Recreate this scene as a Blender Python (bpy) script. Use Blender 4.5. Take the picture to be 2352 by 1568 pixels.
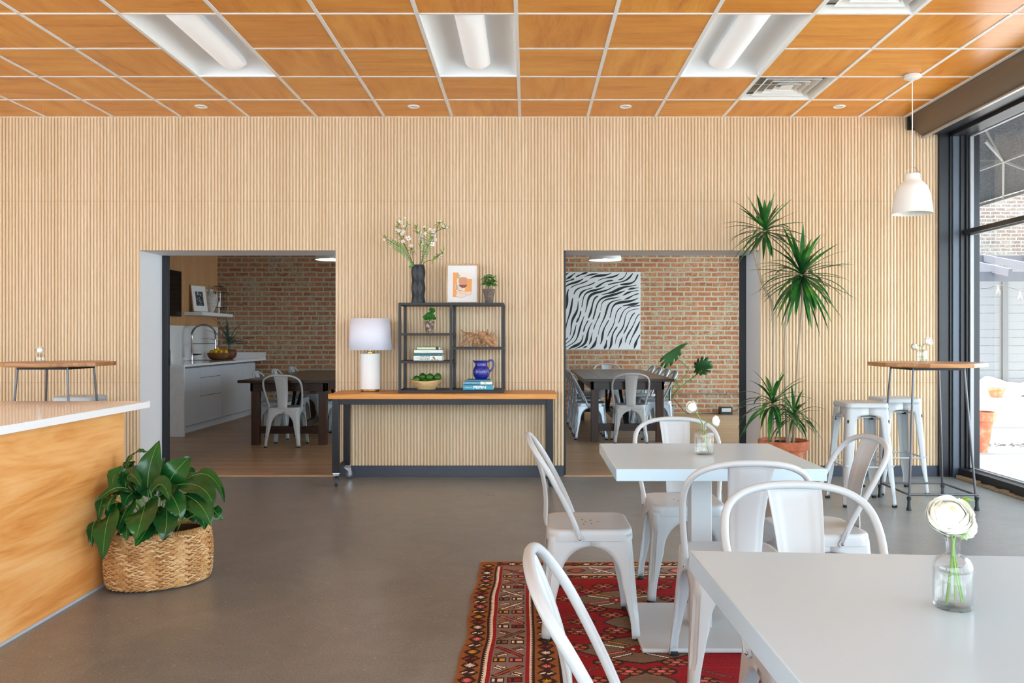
import bpy, math, random
import numpy as np
from mathutils import Vector, Matrix, noise as mnoise

for o in list(bpy.data.objects):
    bpy.data.objects.remove(o, do_unlink=True)
SC = bpy.context.scene
COL = SC.collection
PI = math.pi
R = math.radians

# ------------------------------------------------------------------ camera
F_PX = 1890.0
cam_d = bpy.data.cameras.new('camera')
cam_d.sensor_width = 36.0
cam_d.lens = F_PX / 2352.0 * 36.0
cam_d.shift_x = -36.0 / 2352.0
cam_d.shift_y = -9.0 / 2352.0
cam_d.clip_start = 0.05
cam_d.clip_end = 200
cam = bpy.data.objects.new('camera', cam_d)
cam.location = (0, 0, 1.247)
cam.rotation_euler = (R(90), 0, 0)
COL.objects.link(cam)
SC.camera = cam

# ------------------------------------------------------------------ light and exposure
SC.view_settings.view_transform = 'Standard'
SC.view_settings.look = 'None'
SC.view_settings.gamma = 1.0
SC.view_settings.use_curve_mapping = False
SC.view_settings.exposure = 0.08
world = bpy.data.worlds.new('sky')
SC.world = world
world.use_nodes = True
wn = world.node_tree.nodes
wn['Background'].inputs['Color'].default_value = (0.74, 0.89, 1.0, 1)
wn['Background'].inputs['Strength'].default_value = 7.0
SC.cycles.max_bounces = 9
SC.cycles.diffuse_bounces = 6
SC.cycles.glossy_bounces = 4
SC.cycles.transmission_bounces = 8
SC.cycles.transparent_max_bounces = 12
SC.cycles.caustics_reflective = False
SC.cycles.caustics_refractive = False
SC.cycles.sample_clamp_indirect = 6.0


def portal(loc, rot, sx, sy):
    """daylight portal in a window opening (guides the sky light, gives none itself)"""
    d = bpy.data.lights.new('daylight_portal', 'AREA')
    d.shape = 'RECTANGLE'
    d.size = sx
    d.size_y = sy
    d.cycles.is_portal = True
    o = bpy.data.objects.new('daylight_portal', d)
    o.location = loc
    o.rotation_euler = rot
    COL.objects.link(o)


sun_d = bpy.data.lights.new('sun', 'SUN')
sun_d.energy = 28.0
sun_d.angle = R(2.0)
sun_d.color = (1.0, 0.96, 0.9)
sun = bpy.data.objects.new('sun', sun_d)
sun.rotation_euler = Vector((-0.36, 0.10, 0.92)).to_track_quat('Z', 'Y').to_euler()
COL.objects.link(sun)
# area lights face -Z; rotate to face into the room
portal((4.02, 2.2, 1.6), (0, R(90), 0), 3.0, 10.4)          # storefront, facing -X
portal((-1.87, -3.05, 1.6), (R(90), 0, 0), 11.4, 3.0)        # unseen open front added behind for even daylight, facing +Y
portal((-8.15, 1.5, 1.6), (0, R(-90), 0), 3.0, 7.0)            # unseen west opening added for more daylight, facing +X
portal((4.05, 10.8, 1.42), (0, R(90), 0), 2.66, 4.9)          # dining room window, facing -X


# ------------------------------------------------------------------ materials
def lin(c):
    c = c / 255.0
    return c / 12.92 if c <= 0.04045 else ((c + 0.055) / 1.055) ** 2.4


def rgb(r, g, b):
    return (lin(r), lin(g), lin(b), 1.0)


MATS = {}


def mat(name, col, rough=0.5, metal=0.0, spec=0.5, coat=0.0, trans=0.0, ior=1.45, emit=None, es=1.0, coat_rough=0.05, sss=0.0):
    if name in MATS:
        return MATS[name]
    m = bpy.data.materials.new(name)
    m.use_nodes = True
    b = m.node_tree.nodes['Principled BSDF']
    b.inputs['Base Color'].default_value = rgb(*col)
    b.inputs['Roughness'].default_value = rough
    b.inputs['Metallic'].default_value = metal
    b.inputs['Specular IOR Level'].default_value = spec
    b.inputs['Coat Weight'].default_value = coat
    b.inputs['Coat Roughness'].default_value = coat_rough
    b.inputs['Transmission Weight'].default_value = trans
    b.inputs['IOR'].default_value = ior
    if emit:
        b.inputs['Emission Color'].default_value = rgb(*emit)
        b.inputs['Emission Strength'].default_value = es
    MATS[name] = m
    return m


class NT:
    """tiny node helper"""
    def __init__(s, m):
        s.m = m
        s.t = m.node_tree
        s.n = s.t.nodes
        s.b = s.n.get('Principled BSDF')

    def new(s, kind, **kw):
        n = s.n.new(kind)
        for k, v in kw.items():
            setattr(n, k, v)
        return n

    def link(s, a, b):
        s.t.links.new(a, b)

    def coord(s, out='Object', scale=(1, 1, 1), rot=(0, 0, 0), loc=(0, 0, 0)):
        c = s.new('ShaderNodeTexCoord')
        mp = s.new('ShaderNodeMapping')
        mp.inputs['Scale'].default_value = scale
        mp.inputs['Rotation'].default_value = rot
        mp.inputs['Location'].default_value = loc
        s.link(c.outputs[out], mp.inputs['Vector'])
        return mp.outputs['Vector']

    def noise(s, vec, scale=5, detail=4, rough=0.5, dist=0.0):
        n = s.new('ShaderNodeTexNoise')
        n.inputs['Scale'].default_value = scale
        n.inputs['Detail'].default_value = detail
        n.inputs['Roughness'].default_value = rough
        n.inputs['Distortion'].default_value = dist
        s.link(vec, n.inputs['Vector'])
        return n.outputs['Fac']

    def ramp(s, fac, stops):
        r = s.new('ShaderNodeValToRGB')
        cr = r.color_ramp
        while len(cr.elements) < len(stops):
            cr.elements.new(0.5)
        for e, (p, c) in zip(cr.elements, stops):
            e.position = p
            e.color = rgb(*c)
        s.link(fac, r.inputs['Fac'])
        return r.outputs['Color']

    def mix(s, fac, a, b, mode='MIX'):
        n = s.new('ShaderNodeMix', data_type='RGBA', blend_type=mode)
        for sock, v in ((n.inputs[0], fac), (n.inputs[6], a), (n.inputs[7], b)):
            if isinstance(v, (int, float)):
                sock.default_value = v
            elif isinstance(v, tuple):
                sock.default_value = v
            else:
                s.link(v, sock)
        return n.outputs[2]

    def math(s, op, a, b=None, c=None):
        n = s.new('ShaderNodeMath', operation=op)
        for i, v in enumerate((a, b, c)):
            if v is None:
                continue
            if isinstance(v, (int, float)):
                n.inputs[i].default_value = v
            else:
                s.link(v, n.inputs[i])
        return n.outputs[0]

    def bump(s, h, strength=0.3, dist=0.01):
        n = s.new('ShaderNodeBump')
        n.inputs['Strength'].default_value = strength
        n.inputs['Distance'].default_value = dist
        s.link(h, n.inputs['Height'])
        s.link(n.outputs['Normal'], s.b.inputs['Normal'])

    def base(s, c):
        s.link(c, s.b.inputs['Base Color'])


def wood(name, c1, c2, c3, axis=0, fine=60, coarse=5, rough=0.45, spec=0.4, coat=0.0):
    """wood with its grain along the given axis"""
    if name in MATS:
        return MATS[name]
    m = mat(name, c1, rough, spec=spec, coat=coat)
    t = NT(m)
    sc = [1, 1, 1]
    sc[axis] = 0.07
    v = t.coord(scale=tuple(sc))
    a = t.noise(v, fine, 3, 0.6, 0.4)
    b = t.noise(v, coarse, 3, 0.6, 1.2)
    s = t.math('ADD', t.math('MULTIPLY', a, 0.45), t.math('MULTIPLY', b, 0.55))
    t.base(t.ramp(s, [(0.32, c3), (0.5, c1), (0.68, c2)]))
    return m


WHITE_METAL = mat('white_powder_coat', (183, 188, 190), 0.32, spec=0.5)
SILVER = mat('galvanised_steel', (186, 198, 208), 0.36, metal=0.55)
GREYCHAIR = mat('pale_grey_coat', (196, 199, 200), 0.4)
RUBBER = mat('black_rubber', (22, 22, 24), 0.6)
BOLT = mat('zinc_bolt', (170, 170, 172), 0.3, metal=1.0)
BLACK_STEEL = mat('black_steel', (24, 26, 30), 0.45)
BAR_STEEL = mat('raw_steel', (92, 90, 92), 0.32, metal=0.85)
WHITE_PAINT = mat('white_paint', (232, 234, 236), 0.6)
GRID_WHITE = mat('grid_white', (236, 236, 232), 0.5)
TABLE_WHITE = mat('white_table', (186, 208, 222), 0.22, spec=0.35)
QUARTZ = mat('white_quartz', (236, 236, 236), 0.08, spec=0.6)
DARK_SLOT = mat('dark_gap', (20, 20, 20), 0.8)
BRASS = mat('brass', (190, 150, 80), 0.25, metal=1.0)
CHROME = mat('chrome', (190, 190, 195), 0.15, metal=1.0)


def m_concrete():
    m = mat('polished_concrete', (104, 103, 102), 0.3, spec=0.6)
    t = NT(m)
    v = t.coord()
    big = t.noise(v, 0.9, 5, 0.6, 0.6)
    fine = t.noise(v, 120, 2, 0.7)
    mid = t.noise(v, 3.2, 7, 0.7, 1.4)
    c = t.ramp(big, [(0.3, (110, 113, 113)), (0.55, (121, 124, 124)), (0.75, (132, 135, 134))])
    c = t.mix(0.45, c, t.ramp(mid, [(0.35, (94, 96, 95)), (0.5, (122, 125, 123)), (0.68, (150, 153, 151))]))
    c = t.mix(0.4, c, t.ramp(fine, [(0.35, (92, 92, 90)), (0.65, (156, 158, 156))]))
    sp2 = t.noise(t.coord(loc=(3, 7, 0)), 48, 1, 0.4)
    c = t.mix(t.math('MULTIPLY', t.math('GREATER_THAN', sp2, 0.72), 0.4), c, rgb(190, 188, 182))
    t.base(c)
    rr = t.math('MULTIPLY_ADD', big, 0.12, 0.24)
    t.link(rr, t.b.inputs['Roughness'])
    return m


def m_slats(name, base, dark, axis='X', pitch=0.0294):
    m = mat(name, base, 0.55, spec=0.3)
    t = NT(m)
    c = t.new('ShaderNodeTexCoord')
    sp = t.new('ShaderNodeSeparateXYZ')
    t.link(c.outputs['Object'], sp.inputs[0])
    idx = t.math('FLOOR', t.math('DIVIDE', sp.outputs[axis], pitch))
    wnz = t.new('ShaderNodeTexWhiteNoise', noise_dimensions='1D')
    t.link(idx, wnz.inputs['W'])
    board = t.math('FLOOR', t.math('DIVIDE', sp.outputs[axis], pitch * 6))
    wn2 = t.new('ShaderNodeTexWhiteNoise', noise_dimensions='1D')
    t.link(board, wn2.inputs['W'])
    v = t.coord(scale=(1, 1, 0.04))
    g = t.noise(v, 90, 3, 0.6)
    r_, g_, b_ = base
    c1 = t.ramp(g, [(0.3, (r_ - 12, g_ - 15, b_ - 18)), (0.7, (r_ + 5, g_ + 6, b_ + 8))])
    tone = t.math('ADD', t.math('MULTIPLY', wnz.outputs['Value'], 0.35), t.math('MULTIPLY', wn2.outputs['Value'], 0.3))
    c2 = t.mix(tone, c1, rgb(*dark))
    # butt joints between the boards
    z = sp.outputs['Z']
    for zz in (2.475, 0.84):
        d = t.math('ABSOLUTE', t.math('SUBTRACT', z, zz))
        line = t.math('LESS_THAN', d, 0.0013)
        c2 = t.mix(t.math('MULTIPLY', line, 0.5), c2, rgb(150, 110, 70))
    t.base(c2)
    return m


def m_brick(name='exposed_brick', seed=0.0, c1=(190, 126, 90), c2=(156, 94, 68), mortar=(184, 180, 156)):
    m = mat(name, c1, 0.85, spec=0.15)
    t = NT(m)
    c = t.new('ShaderNodeTexCoord')
    sp = t.new('ShaderNodeSeparateXYZ')
    t.link(c.outputs['Object'], sp.inputs[0])
    cb = t.new('ShaderNodeCombineXYZ')
    wob = t.noise(t.coord(), 5.0, 3, 0.6)
    wob2 = t.noise(t.coord(loc=(7, 3, 1)), 16.0, 3, 0.6)
    xx = t.math('ADD', sp.outputs['X'], t.math('MULTIPLY_ADD', wob2, 0.036, -0.018))
    zz = t.math('ADD', sp.outputs['Z'], t.math('MULTIPLY_ADD', wob, 0.03, -0.015))
    zz = t.math('ADD', zz, t.math('MULTIPLY_ADD', wob2, 0.014, -0.007))
    # every sixth course is made of headers (short bricks)
    course = t.math('FLOOR', t.math('DIVIDE', zz, 0.0802))
    head = t.math('COMPARE', t.math('MODULO', t.math('ADD', course, 60.0), 7.0), 2.0, 0.2)
    xs = t.math('MULTIPLY', xx, t.math('MULTIPLY_ADD', head, 0.95, 1.0))
    t.link(xs, cb.inputs['X'])
    t.link(zz, cb.inputs['Y'])
    br = t.new('ShaderNodeTexBrick')
    br.offset = 0.5
    br.inputs['Scale'].default_value = 1.0
    br.inputs['Brick Width'].default_value = 0.225
    br.inputs['Row Height'].default_value = 0.0802
    br.inputs['Mortar Size'].default_value = 0.0165
    br.inputs['Mortar Smooth'].default_value = 0.3
    br.inputs['Bias'].default_value = 0.0
    br.inputs['Color1'].default_value = rgb(*c1)
    br.inputs['Color2'].default_value = rgb(*c2)
    br.inputs['Mortar'].default_value = rgb(*mortar)
    t.link(cb.outputs[0], br.inputs['Vector'])
    v = t.coord()
    n1 = t.noise(v, 26, 5, 0.7)
    n2 = t.noise(v, 2.2, 4, 0.6)
    col = t.mix(0.35, br.outputs['Color'], t.ramp(n1, [(0.3, (124, 72, 54)), (0.5, c1), (0.68, (208, 160, 122))]))
    fac = br.outputs['Fac']
    col = t.mix(t.math('MULTIPLY', fac, 0.85), col, rgb(*mortar))
    # lime smears over the brick faces
    smear = t.math('MULTIPLY', t.math('SUBTRACT', t.math('MULTIPLY', n1, n2), 0.235), 5.0)
    smear = t.math('MINIMUM', t.math('MAXIMUM', smear, 0.0), 0.6)
    col = t.mix(smear, col, rgb(*mortar))
    t.base(col)
    h = t.math('SUBTRACT', t.math('MULTIPLY', n1, 0.4), fac)
    t.bump(h, 0.7, 0.012)
    return m


def m_ceiling():
    m = mat('ceiling_veneer', (196, 128, 60), 0.3, spec=0.5)
    t = NT(m)
    c = t.new('ShaderNodeTexCoord')
    sp = t.new('ShaderNodeSeparateXYZ')
    t.link(c.outputs['Object'], sp.inputs[0])
    ix = t.math('FLOOR', t.math('DIVIDE', t.math('ADD', sp.outputs['X'], 0.0706), 0.6096))
    iy = t.math('FLOOR', t.math('DIVIDE', t.math('SUBTRACT', sp.outputs['Y'], 6.88), 0.6096))
    cb = t.new('ShaderNodeCombineXYZ')
    t.link(ix, cb.inputs['X'])
    t.link(iy, cb.inputs['Y'])
    wz = t.new('ShaderNodeTexWhiteNoise', noise_dimensions='2D')
    t.link(cb.outputs[0], wz.inputs['Vector'])
    par = t.math('ABSOLUTE', t.math('MODULO', t.math('ADD', ix, iy), 2.0))

    def grain(sx, sy):
        mp = t.new('ShaderNodeMapping')
        mp.inputs['Scale'].default_value = (sx, sy, 1)
        t.link(c.outputs['Object'], mp.inputs['Vector'])
        va = t.new('ShaderNodeVectorMath', operation='ADD')
        t.link(mp.outputs[0], va.inputs[0])
        vs = t.new('ShaderNodeVectorMath', operation='SCALE')
        t.link(wz.outputs['Color'], vs.inputs[0])
        vs.inputs['Scale'].default_value = 40
        t.link(vs.outputs[0], va.inputs[1])
        a = t.noise(va.outputs[0], 1.0, 4, 0.55, 0.7)
        b = t.noise(va.outputs[0], 9.0, 2, 0.6, 0.2)
        return t.math('ADD', t.math('MULTIPLY', a, 0.72), t.math('MULTIPLY', b, 0.28))
    ga = grain(1.1, 9)
    gb = grain(9, 1.1)
    n = t.new('ShaderNodeMix', data_type='FLOAT')
    t.link(par, n.inputs[0])
    t.link(ga, n.inputs[2])
    t.link(gb, n.inputs[3])
    col = t.ramp(n.outputs[0], [(0.3, (186, 106, 22)), (0.48, (218, 142, 38)), (0.7, (234, 168, 66))])
    tone = t.math('MULTIPLY', wz.outputs['Value'], 0.45)
    col = t.mix(tone, col, rgb(204, 122, 30))
    t.base(col)
    t.link(t.math('MULTIPLY_ADD', n.outputs[0], 0.1, 0.2), t.b.inputs['Roughness'])
    return m


def m_planks():
    m = mat('oak_planks', (176, 146, 112), 0.36, spec=0.4)
    t = NT(m)
    v = t.coord()
    br = t.new('ShaderNodeTexBrick')
    br.offset = 0.37
    br.inputs['Scale'].default_value = 1.0
    br.inputs['Brick Width'].default_value = 1.7
    br.inputs['Row Height'].default_value = 0.125
    br.inputs['Mortar Size'].default_value = 0.0015
    br.inputs['Color1'].default_value = rgb(182, 150, 114)
    br.inputs['Color2'].default_value = rgb(146, 118, 90)
    br.inputs['Mortar'].default_value = rgb(70, 52, 38)
    t.link(v, br.inputs['Vector'])
    g = t.noise(t.coord(scale=(0.08, 1, 1)), 45, 3, 0.6, 0.5)
    t.base(t.mix(0.35, br.outputs['Color'], t.ramp(g, [(0.35, (128, 98, 70)), (0.65, (196, 168, 132))])))
    return m


def m_veneer():
    m = mat('maple_veneer', (226, 166, 100), 0.35, spec=0.45)
    t = NT(m)
    a = t.noise(t.coord(scale=(1, 0.45, 2.2)), 2.2, 4, 0.55, 1.6)
    b = t.noise(t.coord(scale=(1, 0.12, 2.5)), 22, 3, 0.6, 0.6)
    s = t.math('ADD', t.math('MULTIPLY', a, 0.72), t.math('MULTIPLY', b, 0.28))
    t.base(t.ramp(s, [(0.3, (196, 118, 54)), (0.45, (222, 154, 84)), (0.56, (232, 172, 106)), (0.72, (240, 192, 132))]))
    return m


CONCRETE = m_concrete()
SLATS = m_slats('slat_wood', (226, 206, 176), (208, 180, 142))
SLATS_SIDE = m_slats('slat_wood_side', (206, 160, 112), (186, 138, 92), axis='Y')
BRICK = m_brick()
CEIL = m_ceiling()
PLANKS = m_planks()
VENEER = m_veneer()
BUTCHER = wood('butcher_block', (206, 138, 66), (222, 160, 86), (176, 106, 44), 0, 50, 9, 0.4)
BARTOP = wood('bar_top_wood', (176, 124, 76), (204, 156, 104), (140, 90, 50), 0, 50, 10, 0.3)
DARKWOOD = wood('dark_stained_wood', (54, 37, 29), (70, 48, 36), (38, 27, 22), 0, 40, 6, 0.25, spec=0.35)
DARKWOOD_V = wood('dark_stained_wood_upright', (74, 48, 32), (94, 62, 42), (52, 34, 26), 2, 40, 6, 0.35)
FRAMEWOOD = wood('pale_frame_wood', (190, 158, 120), (204, 174, 136), (168, 134, 98), 2, 60, 8, 0.5)


def m_glass_pane(name, haze=0.0, tint=(1, 1, 1, 1)):
    m = bpy.data.materials.new(name)
    m.use_nodes = True
    t = NT(m)
    out = t.n['Material Output']
    tr = t.new('ShaderNodeBsdfTransparent')
    tr.inputs[0].default_value = tint
    gl = t.new('ShaderNodeBsdfGlossy')
    gl.inputs['Roughness'].default_value = 0.02
    lw = t.new('ShaderNodeLayerWeight')
    lw.inputs['Blend'].default_value = 0.5
    f5 = t.math('POWER', lw.outputs['Facing'], 3.2 if haze else 5.0)
    refl = t.math('MULTIPLY_ADD', f5, 0.55 if haze else 0.85, 0.035)
    if haze:
        e = t.math('POWER', lw.outputs['Facing'], 6.0)
        t.link(t.mix(e, tint, (0.52, 0.56, 0.56, 1)), tr.inputs[0])
    mx = t.new('ShaderNodeMixShader')
    t.link(refl, mx.inputs[0])
    t.link(tr.outputs[0], mx.inputs[1])
    t.link(gl.outputs[0], mx.inputs[2])
    t.link(mx.outputs[0], out.inputs[0])
    MATS[name] = m
    return m


PANE = m_glass_pane('window_glass')
THINGLASS = m_glass_pane('lantern_glass')
BOTTLE = m_glass_pane('bottle_glass', 1)
WATER = m_glass_pane('water', 1, (0.97, 0.99, 0.98, 1))


# ------------------------------------------------------------------ mesh building
class M:
    def __init__(s):
        s.v = []
        s.f = []
        s.mi = []

    def add(s, verts, faces, mi=0):
        o = len(s.v)
        s.v += [tuple(p) for p in verts]
        s.f += [tuple(i + o for i in f) for f in faces]
        s.mi += [mi] * len(faces)
        return s

    def box(s, x0, x1, y0, y1, z0, z1, mi=0, mtx=None):
        vs = [Vector(p) for p in ((x0, y0, z0), (x1, y0, z0), (x1, y1, z0), (x0, y1, z0), (x0, y0, z1), (x1, y0, z1), (x1, y1, z1), (x0, y1, z1))]
        if mtx:
            vs = [mtx @ p for p in vs]
        return s.add(vs, [(0, 3, 2, 1), (4, 5, 6, 7), (0, 1, 5, 4), (1, 2, 6, 5), (2, 3, 7, 6), (3, 0, 4, 7)], mi)

    def bar(s, a, b, w, h=None, mi=0, up=(0, 0, 1)):
        h = h or w
        a = Vector(a)
        b = Vector(b)
        d = (b - a)
        L = d.length
        d.normalize()
        u = Vector(up)
        if abs(d.dot(u)) > 0.99:
            u = Vector((0, 1, 0))
        sd = d.cross(u).normalized()
        up2 = sd.cross(d)
        m = Matrix((sd, d, up2)).transposed().to_4x4()
        m.translation = a
        return s.box(-w / 2, w / 2, 0, L, -h / 2, h / 2, mi, m)

    def tube(s, pts, r, n=10, mi=0, closed=False, caps=True):
        pts = [Vector(p) for p in pts]
        k = len(pts)
        rs = r if isinstance(r, (list, tuple)) else [r] * k
        tang = []
        for i in range(k):
            if closed:
                t = pts[(i + 1) % k] - pts[i - 1]
            else:
                t = pts[min(i + 1, k - 1)] - pts[max(i - 1, 0)]
            tang.append(t.normalized())
        t0 = tang[0]
        ref = Vector((0, 0, 1)) if abs(t0.z) < 0.9 else Vector((1, 0, 0))
        nrm = t0.cross(ref).normalized()
        rings = []
        for i in range(k):
            t = tang[i]
            nrm = (nrm - t * nrm.dot(t))
            if nrm.length < 1e-6:
                nrm = t.cross(Vector((0.3, 0.5, 0.8)))
            nrm.normalize()
            bn = t.cross(nrm)
            rings.append([pts[i] + (nrm * math.cos(2 * PI * j / n) + bn * math.sin(2 * PI * j / n)) * rs[i] for j in range(n)])
        vs = [p for ring in rings for p in ring]
        fs = []
        for i in range(k if closed else k - 1):
            a = i * n
            b = ((i + 1) % k) * n
            for j in range(n):
                j2 = (j + 1) % n
                fs.append((a + j, a + j2, b + j2, b + j))
        if caps and not closed:
            fs.append(tuple(range(n))[::-1])
            fs.append(tuple((k - 1) * n + j for j in range(n)))
        return s.add(vs, fs, mi)

    def lathe(s, prof, n=32, c=(0, 0, 0), mi=0, cap0=True, cap1=True, sx=1.0, sy=1.0):
        vs = []
        fs = []
        k = len(prof)
        for (r, z) in prof:
            for j in range(n):
                a = 2 * PI * j / n
                vs.append((c[0] + r * math.cos(a) * sx, c[1] + r * math.sin(a) * sy, c[2] + z))
        for i in range(k - 1):
            for j in range(n):
                j2 = (j + 1) % n
                fs.append((i * n + j, i * n + j2, (i + 1) * n + j2, (i + 1) * n + j))
        if cap0 and prof[0][0] > 1e-6:
            fs.append(tuple(range(n))[::-1])
        if cap1 and prof[-1][0] > 1e-6:
            fs.append(tuple((k - 1) * n + j for j in range(n)))
        return s.add(vs, fs, mi)

    def grid(s, fn, nu, nv, mi=0, closeu=False):
        vs = [fn(i / (nu if closeu else nu - 1), j / (nv - 1)) for i in range(nu) for j in range(nv)]
        fs = []
        for i in range(nu if closeu else nu - 1):
            for j in range(nv - 1):
                i2 = (i + 1) % nu
                fs.append((i * nv + j, i2 * nv + j, i2 * nv + j + 1, i * nv + j + 1))
        return s.add(vs, fs, mi)

    def prism(s, poly, z0, z1, mi=0, mtx=None):
        n = len(poly)
        vs = [Vector((x, y, z0)) for x, y in poly] + [Vector((x, y, z1)) for x, y in poly]
        if mtx:
            vs = [mtx @ p for p in vs]
        fs = [tuple(range(n))[::-1], tuple(range(n, 2 * n))]
        fs += [(i, (i + 1) % n, n + (i + 1) % n, n + i) for i in range(n)]
        return s.add(vs, fs, mi)

    def ball(s, c, r, nu=16, nv=10, mi=0, sx=1, sy=1, sz=1, fn=None):
        def f(u, v):
            a = 2 * PI * u
            b = PI * (v - 0.5)
            d = Vector((math.cos(b) * math.cos(a), math.cos(b) * math.sin(a), math.sin(b)))
            k = fn(d) if fn else 1.0
            return (c[0] + d.x * r * k * sx, c[1] + d.y * r * k * sy, c[2] + d.z * r * k * sz)
        return s.grid(f, nu, nv, mi, closeu=True)

    def build(s, name, mats, parent=None, smooth=None, bevel=0.0, solid=0.0, sub=0, loc=(0, 0, 0), weld=False, seg=2):
        me = bpy.data.meshes.new(name)
        me.from_pydata(s.v, [], s.f)
        if not isinstance(mats, (list, tuple)):
            mats = [mats]
        for m in mats:
            me.materials.append(m)
        me.polygons.foreach_set('material_index', s.mi)
        me.validate()
        if weld:
            import bmesh
            bm = bmesh.new()
            bm.from_mesh(me)
            bmesh.ops.remove_doubles(bm, verts=bm.verts, dist=0.0004)
            bmesh.ops.recalc_face_normals(bm, faces=bm.faces)
            bm.to_mesh(me)
            bm.free()
        if smooth is not None:
            me.polygons.foreach_set('use_smooth', [True] * len(me.polygons))
            me.set_sharp_from_angle(angle=R(smooth))
        me.update()
        o = bpy.data.objects.new(name, me)
        COL.objects.link(o)
        o.location = loc
        if parent is not None:
            o.parent = parent
        if solid:
            md = o.modifiers.new('solid', 'SOLIDIFY')
            md.thickness = solid
            md.offset = 0
        if bevel:
            md = o.modifiers.new('bevel', 'BEVEL')
            md.width = bevel
            md.segments = seg
            md.limit_method = 'ANGLE'
            md.angle_limit = R(40)
            if smooth is None:
                me.polygons.foreach_set('use_smooth', [True] * len(me.polygons))
                me.set_sharp_from_angle(angle=R(50))
        if sub:
            md = o.modifiers.new('sub', 'SUBSURF')
            md.levels = sub
            md.render_levels = sub
        return o


def tag(o, label=None, cat=None, group=None, kind=None):
    if label:
        o['label'] = label
    if cat:
        o['category'] = cat
    if group:
        o['group'] = group
    if kind:
        o['kind'] = kind
    return o


def thing(name, label, cat, loc=(0, 0, 0), rz=0.0, group=None):
    o = bpy.data.objects.new(name, None)
    o.empty_display_size = 0.1
    COL.objects.link(o)
    o.location = loc
    o.rotation_euler = (0, 0, rz)
    return tag(o, label, cat, group)


def struct(name, m, mats, parent=None, **kw):
    o = m.build(name, mats, parent, **kw)
    if parent is None:
        o['kind'] = 'structure'
    return o


def struct_root(name, loc=(0, 0, 0)):
    o = bpy.data.objects.new(name, None)
    COL.objects.link(o)
    o.location = loc
    o['kind'] = 'structure'
    return o


def children(o):
    return [c for c in KIDS.get(o.name, [])]


KIDS = {}


def index_kids():
    KIDS.clear()
    for o in bpy.data.objects:
        if o.parent:
            KIDS.setdefault(o.parent.name, []).append(o)


def dup(root, loc, rz, label, group=None, swap=None):
    """a copy of a thing with copies of its parts and sub-parts (mesh data shared)"""
    def cp(o, parent):
        c = o.copy()
        COL.objects.link(c)
        c.parent = parent
        if swap and o.type == 'MESH':
            key = (o.data.name, swap[1].name)
            if key not in SWAPPED:
                d = o.data.copy()
                for i, mm in enumerate(d.materials):
                    if mm == swap[0]:
                        d.materials[i] = swap[1]
                SWAPPED[key] = d
            c.data = SWAPPED[key]
        for ch in children(o):
            cp(ch, c)
        return c
    r = cp(root, None)
    r.location = loc
    r.rotation_euler = (0, 0, rz)
    r['label'] = label
    if group:
        r['group'] = group
    return r


SWAPPED = {}


def P(px, py, Y):
    """world point seen at pixel (px, py) of the photograph at depth Y"""
    return Vector(((px - 1212) * Y / F_PX, Y, 1.247 - (py - 775) * Y / F_PX))


def bez(p0, p1, p2, n):
    return [p0 * (1 - t) ** 2 + p1 * 2 * t * (1 - t) + p2 * t * t for t in [i / (n - 1) for i in range(n)]]


def catmull(pts, n=6):
    pts = [Vector(p) for p in pts]
    q = [pts[0] * 2 - pts[1]] + pts + [pts[-1] * 2 - pts[-2]]
    out = []
    for i in range(1, len(q) - 2):
        for k in range(n):
            t = k / n
            a, b, c, d = q[i - 1], q[i], q[i + 1], q[i + 2]
            out.append(0.5 * ((2 * b) + (c - a) * t + (2 * a - 5 * b + 4 * c - d) * t * t + (3 * b - a - 3 * c + d) * t ** 3))
    out.append(pts[-1])
    return out


def text_mesh(name, txt, size, mats, parent, loc, rot, bold=0.0, extrude=0.0003, width=None):
    cu = bpy.data.curves.new(name, 'FONT')
    cu.body = txt
    cu.size = size
    cu.align_x = 'LEFT'
    cu.align_y = 'CENTER'
    cu.extrude = extrude
    cu.offset = bold
    cu.resolution_u = 3
    tmp = bpy.data.objects.new('tmp', cu)
    COL.objects.link(tmp)
    dg = bpy.context.evaluated_depsgraph_get()
    me = bpy.data.meshes.new_from_object(tmp.evaluated_get(dg))
    bpy.data.objects.remove(tmp, do_unlink=True)
    me.materials.clear()
    me.materials.append(mats)
    if width and len(me.vertices):
        xs = [v.co.x for v in me.vertices]
        w = max(xs) - min(xs)
        for v in me.vertices:
            v.co.x = (v.co.x - min(xs)) * width / w
    o = bpy.data.objects.new(name, me)
    COL.objects.link(o)
    o.location = loc
    o.rotation_euler = rot
    if parent:
        o.parent = parent
    return o

# ================================================================== the setting
YW = 7.41           # front face plane of the slatted wall
YB = 7.87           # back face of that wall
YE = 13.60          # brick wall
ZC = 3.235
XR = 3.95

# floors
m = M()
m.box(-8.0, XR - 0.06, -3.1, YW + 0.02, -0.12, 0.0)
struct('floor_hall', m, CONCRETE)
m = M()
m.box(-5.6, 4.0, YW + 0.02, YE + 0.1, -0.12, 0.0)
struct('floor_dining', m, PLANKS)
for i, (a, b) in enumerate(((-3.497, -1.733), (0.325, 2.09))):
    m = M()
    m.box(a, b, YW - 0.012, YW + 0.03, 0.0, 0.006)
    struct('trim_%d' % (i + 1), m, wood('threshold_oak', (206, 170, 128), (220, 186, 146), (186, 148, 108), 0))


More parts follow.
